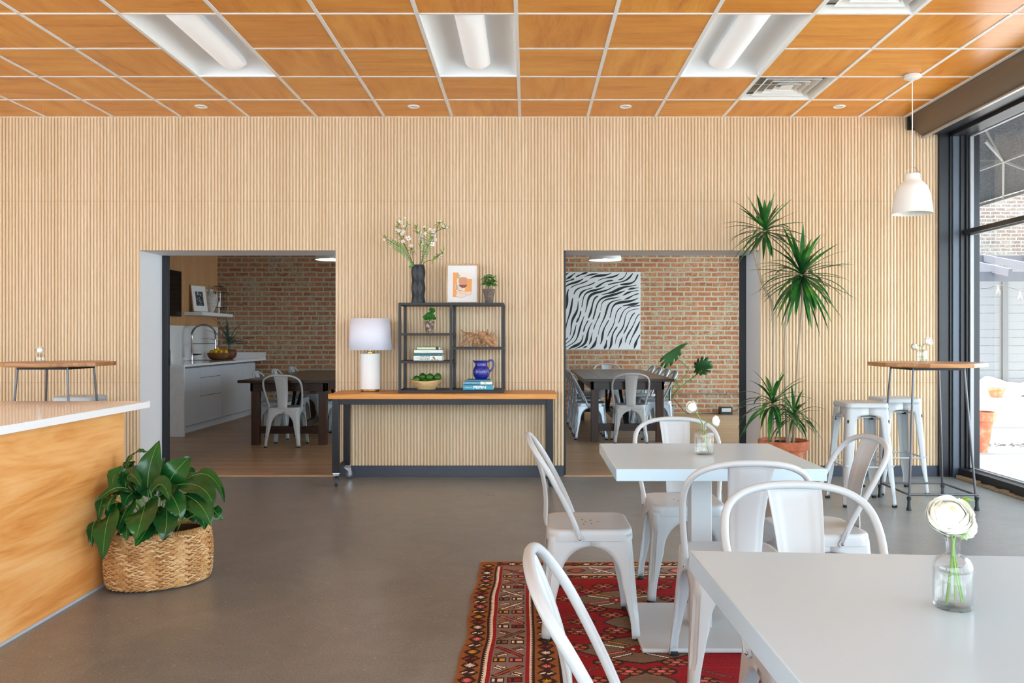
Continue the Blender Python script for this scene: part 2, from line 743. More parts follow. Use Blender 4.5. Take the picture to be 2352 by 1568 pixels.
def slat_run(m, a, b, z0, z1, y, pitch=0.0294, n0=0):
    """reeded boards from x=a to x=b, reeds coming forward (towards -y)"""
    i = math.floor(a / pitch)
    xs = []
    prof = ((0.0, 0.0), (0.0066, 0.0), (0.0070, -0.0085), (0.0088, -0.0120), (0.0125, -0.0140), (0.0200, -0.0140), (0.0238, -0.0120), (0.0256, -0.0085), (0.0260, 0.0))
    while i * pitch < b:
        for (dx, dy) in prof:
            x = i * pitch + dx
            if a <= x <= b:
                xs.append((x, y + dy))
        i += 1
    xs = [(a, xs[0][1])] + xs + [(b, xs[-1][1])]
    vs = [(x, yy, z0) for x, yy in xs] + [(x, yy, z1) for x, yy in xs]
    n = len(xs)
    m.add(vs, [(k, k + 1, n + k + 1, n + k) for k in range(n - 1)])
    # top and bottom ends of the boards
    for z in (z0, z1):
        m.add([(x, yy, z) for x, yy in xs] + [(x, y + 0.02, z) for x, yy in xs], [(k, k + 1, n + k + 1, n + k) for k in range(n - 1)])


m = M()
ZT = 2.031
BB = 0.095
for a, b, z0, z1 in ((-8.0, -3.497, BB, ZC), (-3.497, -1.733, ZT, ZC), (-1.733, 0.325, BB, ZC), (0.325, 2.09, ZT, ZC), (2.09, 3.69, BB, ZC)):
    slat_run(m, a, b, z0, z1, YW + 0.0118)
wall_front = struct('wall_back', m, SLATS, smooth=40)
m = M()
for a, b, z0, z1 in ((-8.0, -3.497, 0, ZC), (-3.497, -1.733, ZT, ZC), (-1.733, 0.325, 0, ZC), (0.325, 2.09, ZT, ZC), (2.09, 3.86, 0, ZC)):
    m.box(a, b, YW + 0.012, YB, z0, z1)
struct('wall_core', m, WHITE_PAINT, parent=wall_front, weld=False)
# painted reveals are the faces of the core; dark pocket door edges stand in them
SLATE = mat('slate_baseboard', (62, 68, 80), 0.4)
m = M()
for a, b in ((-8.0, -3.497), (-1.733, 0.325), (2.09, 3.69)):
    m.box(a, b, YW - 0.006, YW + 0.012, 0, BB)
struct('baseboard_back', m, SLATE, bevel=0.002)
JAMB = mat('black_door_edge', (34, 37, 43), 0.45)
d = struct_root('door_1', (-3.475, YB + 0.03, 0))
m = M()
m.box(-0.022, 0.035, -0.03, 0.012, 0.0, 2.03)
m.build('door_edge', JAMB, d, bevel=0.002)
m = M()
m.box(0.035, 0.043, -0.022, 0.006, 0.98, 1.13)
m.build('flush_pull', mat('black_pull', (18, 18, 20), 0.35), d, bevel=0.001)
d = struct_root('door_2', (2.055, YB + 0.03, 0))
m = M()
m.box(-0.022, 0.035, -0.03, 0.012, 0.0, 2.03)
m.build('door_edge', JAMB, d, bevel=0.002)
m = M()
m.box(0.33, 0.345, YW + 0.02, YB, 0.0, 2.03)
struct('trim_3', m, JAMB)

# hall ceiling
GX0, GY0, GT = -0.0706, 6.88, 0.6096
TROFF = [(-4, 5.0512), (-1, 5.0512), (2, 5.0512), (-4, 0.1744), (-1, 0.1744), (2, 0.1744)]
VENTS = [(3, 6.2704), (3, 4.4416)]


def cell_used(ix, y0):
    for k, y in TROFF:
        if ix == k and y - 0.01 <= y0 < y + 2 * GT - 0.01:
            return True
    for k, y in VENTS:
        if ix == k and abs(y - y0) < 0.05:
            return True
    return False


m = M()
XC1 = 3.39
ix0, iy0 = -13, -16
for ix in range(ix0, 6):
    for iy in range(iy0, 1):
        x0 = max(GX0 + ix * GT, -8.0)
        x1 = min(GX0 + (ix + 1) * GT, XC1)
        y0 = GY0 + iy * GT
        y1 = min(y0 + GT, YW + 0.01)
        if x1 <= x0 or cell_used(ix, y0):
            continue
        m.box(x0, x1, y0, y1, ZC, ZC + 0.012)
ceil = struct('ceiling', m, CEIL)
m = M()
for ix in range(ix0, 6):
    x = GX0 + ix * GT
    if -8 < x < XC1:
        m.box(x - 0.0125, x + 0.0125, -3.0, YW + 0.005, ZC - 0.004, ZC + 0.03)
for iy in range(iy0, 1):
    y = GY0 + iy * GT
    # no crossbar through the middle of a light
    runs = [(-8.0, XC1)]
    for k, ty in TROFF:
        if abs(ty + GT - y) < 0.05:
            a, b = GX0 + k * GT, GX0 + (k + 1) * GT
            runs = [r for (p, q) in runs for r in ((p, min(q, a)), (max(p, b), q)) if r[1] - r[0] > 0.02]
    for p, q in runs:
        m.box(p, q, y - 0.0095, y + 0.0095, ZC - 0.0035, ZC + 0.03)
m.box(XC1 - 0.004, XC1 + 0.022, -3.0, YW, ZC - 0.008, ZC + 0.03)
m.box(-8.0, XC1, YW - 0.001, YW + 0.02, ZC - 0.004, ZC + 0.02)
struct('trim_4', m, GRID_WHITE)
# slab over the hall and over the dining room, side and rear walls
m = M()
m.box(-8.2, XR + 0.3, -3.3, YB, 3.62, 3.8)
struct('ceiling_slab', m, WHITE_PAINT)
m = M()
m.box(-5.8, 4.15, YB, YE + 0.3, 2.85, 3.8)
struct('ceiling_dining', m, mat('dining_ceiling', (215, 215, 212), 0.7))
m = M()
m.box(-8.2, -8.0, 5.0, YB, 0, 3.8)
m.box(-8.2, -8.0, -3.3, -2.0, 0, 3.8)
m.box(-8.2, -8.0, -2.0, 5.0, 0, 0.1)
m.box(-8.2, -8.0, -2.0, 5.0, 3.1, 3.8)  # unseen side opening, added to bring daylight to the left part
for y in (0.3, 2.7):
    m.box(-8.15, -8.05, y - 0.04, y + 0.04, 0.1, 3.1)
struct('wall_left', m, mat('warm_white_wall', (226, 222, 214), 0.7))
m = M()
m.box(-8.0, XR + 0.2, -3.3, -3.1, 3.1, 3.8)
m.box(-8.0, -7.6, -3.3, -3.1, 0, 3.1)
m.box(XR - 0.1, XR + 0.2, -3.3, -3.1, 0, 3.1)
m.box(-7.6, XR - 0.1, -3.3, -3.1, 0, 0.1)
for x in (-5.4, -3.4, -1.5, 0.4, 2.3):
    m.box(x - 0.04, x + 0.04, -3.25, -3.15, 0.1, 3.1)
struct('wall_front', m, mat('added_front_black', (30, 31, 34), 0.4))  # unseen front with wide openings, added to even out the daylight
# dining room shell
m = M()
m.box(-5.3, 4.1, YE, YE + 0.25, 0, 2.9)
struct('wall_brick', m, BRICK)
m = M()
m.box(-5.35, -5.13 - 0.012, YB, YE, 0, 2.9)
kw = struct('wall_kitchen', m, WHITE_PAINT)
m2 = M()
mm = M()
slat_run(mm, YB, YE, 1.42, 2.9, 0.0)
m2.add([(-5.13 - 0.012 - y, x, z) for (x, y, z) in mm.v], mm.f)
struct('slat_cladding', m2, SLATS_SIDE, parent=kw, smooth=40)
m = M()
m.box(3.85, 4.0, YW + 0.012, 8.35, 0, 3.8)
m.box(3.85, 4.0, 13.25, YE, 0, 2.9)
m.box(3.85, 4.0, 8.35, 13.25, 0, 0.08)
m.box(3.85, 4.0, 8.35, 13.25, 2.75, 2.9)
for y in (10.0, 11.6):
    m.box(3.88, 3.97, y - 0.04, y + 0.04, 0.08, 2.75)
struct('wall_right', m, WHITE_PAINT)

# ---- storefront on the right
FRM = mat('black_window_frame', (26, 28, 33), 0.38)
FRM2 = mat('grey_anodised', (84, 92, 102), 0.4, metal=0.3)
FRM3 = mat('weathered_silver_frame', (150, 152, 156), 0.45, metal=0.4)
STONE = None
w1 = struct_root('window_1')
XG = 3.94
m = M()
m.box(3.69, 3.78, YW - 0.03, YW + 0.012, 0, 3.13)           # corner post, stepped out towards the glass
m.box(3.78, 3.80, YW - 0.045, YW + 0.012, 0, 3.13)
m.box(3.86, 3.96, YW - 0.075, YW + 0.012, 0, 3.13)
m.box(3.90, 4.02, 7.315, YW - 0.02, 0, 3.13)
m.box(3.60, 4.02, -3.1, YW, 3.075, 3.62)                     # header
m.box(3.78, 3.90, -3.1, YW - 0.03, 3.045, 3.08)
for y in (4.2, 1.6, -0.9):
    m.box(3.86, 4.02, y - 0.045, y + 0.045, 0, 3.1)
m.box(3.885, 4.0, -3.1, 7.33, 2.165, 2.205)                   # transom bar
m.box(3.84, 4.02, -3.1, 7.33, 0.0, 0.085)                     # sill
m.build('frame', FRM, w1, bevel=0.003)
m = M()
m.box(3.80, 3.86, YW - 0.06, YW + 0.012, 0, 3.13)
m.build('post_strip', FRM2, w1, bevel=0.003)
m = M()
for a, b in ((4.25, 7.31), (1.65, 4.15), (-0.85, 1.55), (-3.05, -0.95)):
    for z0, z1 in ((0.085, 2.165), (2.205, 3.04)):
        m.box(3.925, 3.955, b - 0.016, b, z0, z1)
        m.box(3.925, 3.955, a, a + 0.016, z0, z1)
        m.box(3.925, 3.955, a, b, z1 - 0.012, z1)
        m.box(3.925, 3.955, a, b, z0, z0 + 0.01)
m.build('glazing_bead', FRM3, w1)
m = M()
for a, b in ((4.25, 7.31), (1.65, 4.15), (-0.85, 1.55), (-3.05, -0.95)):
    for z0, z1 in ((0.085, 2.165), (2.205, 3.04)):
        m.box(3.938, 3.943, a, b, z0, z1)
m.build('pane', PANE, w1)
m = M()
random.seed(5)
y = 7.3
while y > 3.0:
    L = random.uniform(0.05, 0.16)
    m.box(3.79 + random.uniform(0, .012), 3.85, y - L, y, -0.001, 0.012 + random.uniform(0, .02))
    y -= L
struct('trim_5', m, mat('broken_mortar', (150, 134, 112), 0.9), bevel=0.004)

# roller blind along the top of the storefront
bl = thing('roller_blind', 'grey brown roller blind pulled up under the ceiling above the glazed shopfront', 'blind', (3.42, 7.37, 3.2))
pro = [(0.0, 0.03), (0.012, 0.0), (0.02, -0.03), (0.045, -0.085), (0.085, -0.125), (0.125, -0.145), (0.13, -0.15), (0.16, 0.0)]
m = M()
cc = catmull([(x, 0, z) for x, z in pro[:6]], 4)
L = 8.6
m.add([(p.x, 0, p.z) for p in cc] + [(p.x, -L, p.z) for p in cc], [(k, k + 1, len(cc) + k + 1, len(cc) + k) for k in range(len(cc) - 1)])
m.build('fabric', mat('blind_fabric', (126, 112, 98), 0.75), bl, smooth=50, solid=0.004)
m = M()
m.box(0.118, 0.150, -L, 0.03, -0.162, -0.146)
m.box(0.138, 0.150, -L, 0.03, -0.150, -0.130)
m.build('bottom_bar', mat('bar_aluminium', (176, 174, 170), 0.35, metal=0.5), bl, bevel=0.002)
m = M()
m.box(-0.01, 0.06, 0.005, 0.03, -0.09, 0.03)
m.build('bracket', BLACK_STEEL, bl, bevel=0.002)

# ---- recessed lights, vents, downlights
def troffer(k, y, label):
    r = thing('ceiling_light', label, 'ceiling light', (GX0 + k * GT, y, ZC), 0, 'recessed ceiling lights')
    W, L = GT, 2 * GT
    m = M()
    def sec(u, v):
        x = u * W
        s = abs(2 * u - 1)
        z = 0.10 * math.sqrt(max(0.0, 1 - s ** 4))
        return (x, 0.011 + v * (L - 0.022), 0.006 + z * min(1.0, 8 * v * (1 - v) + 0.0) ** 0.5)
    m.grid(sec, 25, 17)
    m.build('reflector', mat('light_reflector', (238, 242, 244), 0.45), r, smooth=60)
    m = M()
    def lens(u, v):
        a = PI * u
        rr = 0.095
        e = min(1.0, 14 * v * (1 - v)) ** 0.5
        return (W / 2 - rr * math.cos(a), 0.03 + v * (L - 0.06), 0.085 - 0.075 * math.sin(a) * e)
    m.grid(lens, 17, 19)
    m.build('lens', mat('light_lens', (244, 246, 248), 0.4, emit=(255, 255, 255), es=0.2), r, smooth=60)
    m = M()
    for x0, x1, y0, y1 in ((0, .012, 0, L), (W - .012, W, 0, L), (0, W, 0, .012), (0, W, L - .012, L)):
        m.box(x0, x1, y0, y1, -0.002, 0.008)
    m.build('rim', GRID_WHITE, r)
    return r


for (k, y), lb in zip(TROFF, ('white recessed ceiling light with a rounded lens, left of the three', 'white recessed ceiling light with a rounded lens, middle of the three',
                              'white recessed ceiling light with a rounded lens, nearest the window', 'recessed ceiling light overhead left', 'recessed ceiling light overhead middle', 'recessed ceiling light overhead right')):
    if y > 4:
        troffer(k, y, lb)
    else:
        troffer(k, y, lb)


def vent(k, y, label):
    r = thing('ceiling_vent', label, 'air vent', (GX0 + k * GT + GT / 2, y + GT / 2, ZC), 0, 'square air vents in the ceiling')
    W = GT / 2 - 0.01
    m = M()
    for i, (a, b) in enumerate(((W, W * 0.86), (W * .74, W * .62), (W * .52, W * .42), (W * .32, W * .22))):
        z0 = 0.0 if i == 0 else 0.008
        z1 = 0.035
        for q in range(4):
            rot = Matrix.Rotation(q * PI / 2, 4, 'Z')
            vs = [rot @ Vector(p) for p in ((-a, -a, z0), (a, -a, z0), (b, -b, z1), (-b, -b, z1))]
            m.add(vs, [(0, 1, 2, 3)])
    m.build('louvre', mat('vent_white', (232, 232, 228), 0.5), r, solid=0.003)
    m = M()
    m.box(-W * .16, W * .16, -W * .16, W * .16, 0.008, 0.012)
    m.box(-W, W, -0.004, 0.004, 0.03, 0.036)
    m.box(-0.004, 0.004, -W, W, 0.03, 0.036)
    m.build('centre_plate', mat('vent_white', (232, 232, 228), 0.5), r)
    m = M()
    m.box(-W, W, -W, W, 0.045, 0.05)
    m.build('duct_backing', mat('duct_grey', (176, 174, 168), 0.8), r)
    return r


vent(3, 6.2704, 'square white louvred air vent in the ceiling above the tall plant')
vent(3, 4.4416, 'square white louvred air vent cut off by the top edge of the photo')

for i, x in enumerate((-2.81, -0.981, 0.842, 2.68)):
    lb = ('small round white downlight above the left doorway', 'small round white downlight above the black vase', 'small round white downlight above the right doorway', 'small round white downlight nearest the hanging lamp')[i]
    r = thing('downlight', lb, 'downlight', (x, 7.08, ZC), 0, 'small round downlights along the slatted wall')
    m = M()
    m.lathe([(0.052, 0.002), (0.052, -0.004), (0.047, -0.007), (0.036, -0.006), (0.034, -0.001), (0.034, 0.0)], 28, cap0=False, cap1=False)
    m.build('trim_ring', mat('downlight_white', (238, 238, 236), 0.4), r, smooth=40)
    m = M()
    m.lathe([(0.034, -0.002), (0.0, -0.0025)], 24, cap0=False)
    m.build('lens', mat('downlight_lens', (200, 200, 198), 0.3), r, smooth=40)

# ---- outside, right
PAVE = mat('pale_paving', (214, 206, 196), 0.85)
t = NT(PAVE)
br = t.new('ShaderNodeTexBrick')
br.inputs['Scale'].default_value = 1.0
br.inputs['Brick Width'].default_value = 0.22
br.inputs['Row Height'].default_value = 0.11
br.inputs['Mortar Size'].default_value = 0.004
br.inputs['Color1'].default_value = rgb(196, 190, 184)
br.inputs['Color2'].default_value = rgb(188, 182, 176)
br.inputs['Mortar'].default_value = rgb(160, 154, 148)
t.link(t.coord(), br.inputs['Vector'])
t.base(br.outputs['Color'])
m = M()
m.box(XR + 0.06, 16, -6, 8.9, -0.2, -0.02)
struct('ground_paving', m, PAVE)
m = M()
m.box(XR + 0.06, 16, 8.9, 26, -0.2, 0.0)
struct('ground_concrete', m, mat('pale_concrete', (160, 158, 154), 0.85))
m = M()
m.box(-16, XR + 0.06, -16, -3.1, -0.2, -0.02)
m.box(-16, -8.0, -3.1, 8, -0.2, -0.02)
struct('ground_street', m, mat('street_grey', (150, 148, 146), 0.9))
m = M()
m.box(4.3, 14, 11.3, 15.2, 0.0, 0.2)
struct('ground_terrace', m, mat('pale_terrace', (160, 158, 156), 0.85), bevel=0.01)
YARD_BRICK = m_brick('yard_brick', c1=(112, 98, 88), c2=(92, 80, 74), mortar=(140, 136, 130))
m = M()
m.box(6.3, 16, 18.0, 18.3, 0, 9.0)
struct('wall_yard', m, YARD_BRICK)
fence = thing('plank_fence', 'pale whitewashed horizontal plank fence seen through the window', 'fence', (6.3, 15.2, 0.2))
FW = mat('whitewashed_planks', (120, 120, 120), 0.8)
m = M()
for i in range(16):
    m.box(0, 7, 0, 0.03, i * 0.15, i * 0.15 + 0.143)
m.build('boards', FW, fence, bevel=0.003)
for i in range(5):
    m = M()
    m.box(1.5 * i + 0.95, 1.5 * i + 1.05, -0.05, 0.0, 0, 2.45)
    m.build('post', mat('fence_post', (96, 96, 96), 0.8), fence)
per = thing('pergola', 'pale grey timber pergola beams against the outside brick wall', 'pergola', (6.6, 13.2, 0.2))
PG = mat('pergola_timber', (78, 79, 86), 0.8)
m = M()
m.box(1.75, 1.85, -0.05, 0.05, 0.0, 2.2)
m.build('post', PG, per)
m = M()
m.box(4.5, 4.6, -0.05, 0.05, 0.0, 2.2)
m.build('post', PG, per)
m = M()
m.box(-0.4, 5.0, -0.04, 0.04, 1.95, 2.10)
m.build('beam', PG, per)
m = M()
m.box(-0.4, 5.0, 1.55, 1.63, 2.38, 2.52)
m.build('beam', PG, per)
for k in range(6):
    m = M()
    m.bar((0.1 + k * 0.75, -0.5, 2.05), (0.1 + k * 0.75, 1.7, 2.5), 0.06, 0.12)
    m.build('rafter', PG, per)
lt = M()
pts = catmull([P(2226, 655, 13.0), P(2262, 662, 12.8), P(2300, 655, 12.6), P(2352, 668, 12.4), P(2400, 660, 12.2)], 6)
lt.tube(pts, 0.006, 6)
sl = thing('string_lights', 'thin dark string of bulbs hanging under the pergola outside', 'string lights', pts[0])
lt.v = [tuple(Vector(v) - pts[0]) for v in lt.v]
lt.build('cable', mat('cable_black', (60, 58, 60), 0.6), sl)
for k in (4, 11, 17):
    b = M()
    c = pts[k] - pts[0]
    b.lathe([(0.0, -0.16), (0.03, -0.14), (0.035, -0.11), (0.018, -0.06), (0.016, 0.0)], 10, c)
    b.build('bulb', mat('bulb_dark', (110, 106, 104), 0.4), sl, smooth=40)


def terracotta_pot(name, label, loc, r, h, plant=False, group=None, rim=0.18):
    p = thing(name, label, 'plant pot', loc, 0, group)
    return p


TERRA = mat('terracotta', (198, 112, 76), 0.8)
t = NT(TERRA)
t.base(t.ramp(t.noise(t.coord(), 9, 5, 0.7), [(0.3, (178, 92, 60)), (0.52, (202, 118, 82)), (0.72, (222, 172, 148))]))


def pot_mesh(r, h, rim=0.2, base=0.68, wall=0.018):
    rb = r * base
    rr = r * 0.93
    zr = h * (1 - rim)
    rm = rb + (rr - rb) * (zr / h) * 1.0
    m = M()
    m.lathe([(rb, 0), (rm, zr), (r * 0.985, zr), (r, zr + 0.01), (r, h - 0.006), (r - 0.006, h), (r - wall, h), (r - wall - 0.004, h - 0.01), (rb, h * 0.25), (0, h * 0.25)], 40, cap1=False)
    return m


op = thing('terracotta_pot', 'terracotta plant pot standing outside behind the window frame', 'plant pot', (4.93, 9.0, 0.0))
pot_mesh(0.17, 0.44, 0.22, 0.55).build('pot', TERRA, op, smooth=40)
m = M()
m.lathe([(0.15, 0.40), (0.0, 0.41)], 20, cap0=False)
m.build('soil', mat('soil', (46, 34, 28), 0.95), op)
m = M()
m.lathe([(0.09, 0), (0.13, .13), (0.14, .13), (0.14, 0.17), (0.125, 0.17), (0.1, .1), (0, .1)], 24)
o = m.build('small_pot', TERRA, None, smooth=40, loc=(8.2, 14.4, 0.2))
tag(o, 'small terracotta pot on the far outdoor terrace', 'plant pot')
# plastic sheeting bundled on the terrace
m = M()
def sheet(u, v):
    x = 1.9 * u
    y = 0.5 * v
    h = 0.5 * math.sin(PI * v) * (0.55 + 0.45 * mnoise.noise(Vector((x * 1.5, 0, 3)))) * min(1, 6 * u * (1 - u) + .1)
    h += 0.05 * mnoise.noise(Vector((x * 6, y * 9, 1)))
    return (x, y, max(0.0, h))
m.grid(sheet, 40, 14)
o = m.build('plastic_sheeting', mat('clear_sheeting', (226, 228, 230), 0.35), None, smooth=70, loc=(7.9, 14.6, 0.2))
tag(o, 'crumpled pale plastic sheeting heaped at the foot of the outdoor fence', 'plastic sheet')
# fallen leaves along the kerb
m = M()
random.seed(11)
for i in range(520):
    x = random.uniform(4.3, 8.5)
    y = 8.95 + 0.55 + random.gauss(0, 0.09)
    a = random.uniform(0, PI)
    s_ = random.uniform(0.012, 0.03)
    ca, sa = math.cos(a) * s_, math.sin(a) * s_
    z = random.uniform(0.002, 0.012)
    m.add([(x - ca, y - sa, z), (x + sa * .4, y - ca * .4, z + .006), (x + ca, y + sa, z), (x - sa * .4, y + ca * .4, z + .004)], [(0, 1, 2, 3)])
o = m.build('fallen_leaves', mat('dry_leaves', (110, 86, 60), 0.9), None)
tag(o, 'dry fallen leaves scattered along the outdoor kerb', 'leaves', kind='stuff')
# awning over the storefront
aw = thing('awning', 'dark grey fabric awning on a pale steel frame outside the window', 'awning', (4.06, 0, 0))
AWF = mat('awning_fabric', (84, 86, 90), 0.85)
t = NT(AWF)
t.base(t.ramp(t.noise(t.coord(), 60, 3, 0.7), [(0.35, (66, 68, 72)), (0.65, (104, 106, 110))]))
AF = mat('awning_frame', (120, 120, 118), 0.5)
m = M()
m.box(0, 1, 0, 1, 0, 1)
m = M()
m.add([(0.0, 5.0, 3.62), (0.0, 12.5, 3.62), (1.14, 12.5, 2.80), (1.14, 5.0, 2.80)], [(0, 1, 2, 3)])
m.build('canopy', AWF, aw, solid=0.006)
m = M()
m.bar((1.14, 5.0, 2.765), (1.14, 12.5, 2.765), 0.03, 0.03)
m.bar((0.64, 5.0, 2.99), (0.64, 12.5, 2.99), 0.028, 0.028)
m.build('rail', AF, aw)
for y in (8.13, 5.9):
    m = M()
    m.bar((0.64, y, 2.99), (1.14, y + 0.87, 2.765), 0.02)
    m.bar((0.64, y, 2.99), (0.0, y - 0.83, 2.99), 0.02)
    m.bar((0.64, y, 2.99), (0.0, y - 0.55, 3.45), 0.02)
    m.bar((0.64, y, 2.99), (1.1, y, 2.81), 0.02)
    m.bar((0.64, y, 2.99), (0.5, y + 1.2, 3.26), 0.02)
    m.build('strut', AF, aw)

# ================================================================== metal chairs and stools
def leg_half(z, top=0.42, ht=0.172, hb=0.205):
    return ht + (hb - ht) * (top - z) / top


def chair_leg(sx, sy):
    """one pressed sheet leg: two flanges meeting in a rounded corner, widening into the apron arch"""
    rows = [0.43, 0.405, 0.386]
    zc, a_, b_ = 0.235, 0.128, 0.149
    for k in range(1, 11):
        rows.append(zc + b_ * math.cos(k / 10 * PI / 2))
    rows += [0.20, 0.16, 0.125, 0.095, 0.07, 0.04, 0.012]
    vs = []
    ncol = 15
    for z in rows:
        h = leg_half(z)
        if z >= zc + b_:
            xin = 0.0
        elif z > zc:
            xin = a_ * math.sqrt(max(0, 1 - ((z - zc) / b_) ** 2))
        else:
            w0 = leg_half(zc) - a_
            w1 = 0.036
            k = min(1, (zc - z) / 0.16)
            xin = h - (w0 + (w1 - w0) * k ** 0.8)
        r = 0.028 if z > 0.1 else 0.020
        # embossed channel on the corner
        emb = 0.0
        if 0.09 < z < 0.36:
            emb = 0.009 * min(1, (z - 0.09) / 0.03) * min(1, (0.36 - z) / 0.04)
        row = []
        for c in range(4):
            k = c / 3
            row.append((xin + (h - r - xin) * k, h))
        for c in range(1, 8):
            an = PI / 2 * (1 - c / 8)
            d = emb * (1.0 if 2 <= c <= 6 else 0.0)
            row.append((h - r + (r - d) * math.cos(an), h - r + (r - d) * math.sin(an)))
        for c in range(4):
            k = 1 - c / 3
            row.append((h, xin + (h - r - xin) * k))
        vs += [(x * sx, y * sy, z) for x, y in row]
    fs = []
    for i in range(len(rows) - 1):
        for j in range(ncol - 1):
            q = (i * ncol + j, i * ncol + j + 1, (i + 1) * ncol + j + 1, (i + 1) * ncol + j)
            fs.append(q if sx * sy > 0 else q[::-1])
    m = M()
    m.add(vs, fs)
    return m


def rsq(h, r, n=48):
    """rounded square outline"""
    pts = []
    per = n // 4
    for q in range(4):
        a0 = q * PI / 2
        cx = (h - r) * (1 if q in (0, 3) else -1)
        cy = (h - r) * (1 if q in (0, 1) else -1)
        for k in range(per):
            a = a0 + k / (per - 1) * PI / 2
            pts.append((cx + r * math.cos(a), cy + r * math.sin(a)))
    return pts


def ring_surface(m, rings, close_top=True, mi=0):
    n = len(rings[0])
    vs = [p for r in rings for p in r]
    fs = []
    for i in range(len(rings) - 1):
        for j in range(n):
            j2 = (j + 1) % n
            fs.append((i * n + j, i * n + j2, (i + 1) * n + j2, (i + 1) * n + j))
    if close_top:
        vs.append(tuple(sum((Vector(p) for p in rings[0]), Vector()) / n))
        c = len(vs) - 1
        for j in range(n):
            fs.append((c, (j + 1) % n, j))
    m.add(vs, fs, mi)


def seat_mesh(h, r, zt, dish=0.006, lip=0.045):
    m = M()
    rings = []
    for s, z in ((0.25, zt - dish), (0.5, zt - dish), (0.72, zt - dish * 0.9), (0.86, zt - dish * 0.35), (0.93, zt), (0.965, zt - 0.001), (0.99, zt - 0.006), (1.0, zt - 0.016), (1.005, zt - 0.03), (1.008, zt - lip), (0.985, zt - lip - 0.001)):
        o = rsq(h * s, r * s if s < .9 else r)
        rings.append([(x, y, z) for x, y in o])
    ring_surface(m, rings)
    for (x, y) in ((-0.03, 0.015), (0.03, 0.015), (0, 0.045), (-0.045, -0.02), (0.045, -0.02), (0, -0.01)):
        m.lathe([(0.004, zt - dish + 0.0006), (0.0, zt - dish + 0.0007)], 10, (x, y, 0), 1, cap0=False)
    return m


def back_curve():
    half = [(0.180, -0.045, 0.410), (0.186, -0.056, 0.450), (0.200, -0.092, 0.536), (0.214, -0.140, 0.632), (0.216, -0.182, 0.708), (0.198, -0.220, 0.766), (0.150, -0.244, 0.801), (0.080, -0.256, 0.818), (0.0, -0.260, 0.822)]
    pts = [Vector(p) for p in half] + [Vector((-p[0], p[1], p[2])) for p in reversed(half[:-1])]
    return catmull(pts, 4)


def make_chair(name, label, metal):
    t = thing(name, label, 'chair')
    seat_mesh(0.178, 0.062, 0.452).build('seat', [metal, DARK_SLOT], t, smooth=50, solid=0.002)
    for sx, sy in ((1, 1), (-1, 1), (1, -1), (-1, -1)):
        lg = chair_leg(sx, sy).build('leg', metal, t, smooth=38, solid=0.0022)
        h = leg_half(0.01) - 0.017
        c = M()
        c.lathe([(0.0175, 0.0), (0.019, 0.002), (0.0185, 0.014)], 16, (h * sx, h * sy, 0))
        c.build('foot_cap', RUBBER, lg, smooth=40)
    m = M()
    m.tube(back_curve(), 0.0115, 12)
    m.build('back_frame', metal, t, smooth=60)
    # flattened lugs with a bolt
    for s in (1, -1):
        m = M()
        m.lathe([(0.0, -0.003), (0.0145, -0.003), (0.0145, 0.003), (0.0, 0.003)], 16)
        mt = Matrix.Translation((0.186 * s, -0.045, 0.418)) @ Matrix.Rotation(PI / 2, 4, 'Y')
        m.v = [tuple(mt @ Vector(v)) for v in m.v]
        m.bar((0.188 * s, -0.045, 0.418), (0.190 * s, -0.062, 0.468), 0.006, 0.024, up=(s, 0, 0))
        lug = m.build('lug', metal, t, smooth=40)
        b = M()
        b.ball((0.191 * s, -0.045, 0.418), 0.0068, 10, 6, sx=0.7)
        b.build('bolt', BOLT, lug, smooth=60)
    # splat
    m = M()
    prof = [(-0.176, 0.436, .052), (-0.180, 0.455, .054), (-0.178, 0.50, .056), (-0.178, 0.56, .060), (-0.187, 0.63, .064), (-0.205, 0.695, .069), (-0.227, 0.755, .074), (-0.246, 0.798, .078), (-0.255, 0.813, .079)]
    pc = catmull([(p[2], p[0], p[1]) for p in prof], 4)
    def spl(u, v):
        k = v * (len(pc) - 1)
        i = min(int(k), len(pc) - 2)
        p = pc[i].lerp(pc[i + 1], k - i)
        x = (2 * u - 1)
        rib = 0.0
        if 0.12 < v < 0.9:
            e = min(1, (v - .12) / .06) * min(1, (0.9 - v) / .06)
            rib = 0.0035 * e * (1.0 if abs(x) < 0.52 else (max(0.0, (0.68 - abs(x)) / 0.16)))
        return (x * p.x, p.y + 0.009 * (1 - x * x) * -1 - rib + (0.004 if abs(x) > .97 else 0), p.z - (0.004 * x * x if v > .97 else 0))
    m.grid(spl, 27, 29)
    m.build('backrest', metal, t, smooth=40, solid=0.002)
    # crossed braces under the seat
    m = M()
    for s in (1, -1):
        m.bar((-0.165, -0.165 * s, 0.392), (0.165, 0.165 * s, 0.392), 0.018, 0.003)
    m.build('seat_brace', metal, t)
    return t


chair_w = make_chair('metal_chair', '', WHITE_METAL)


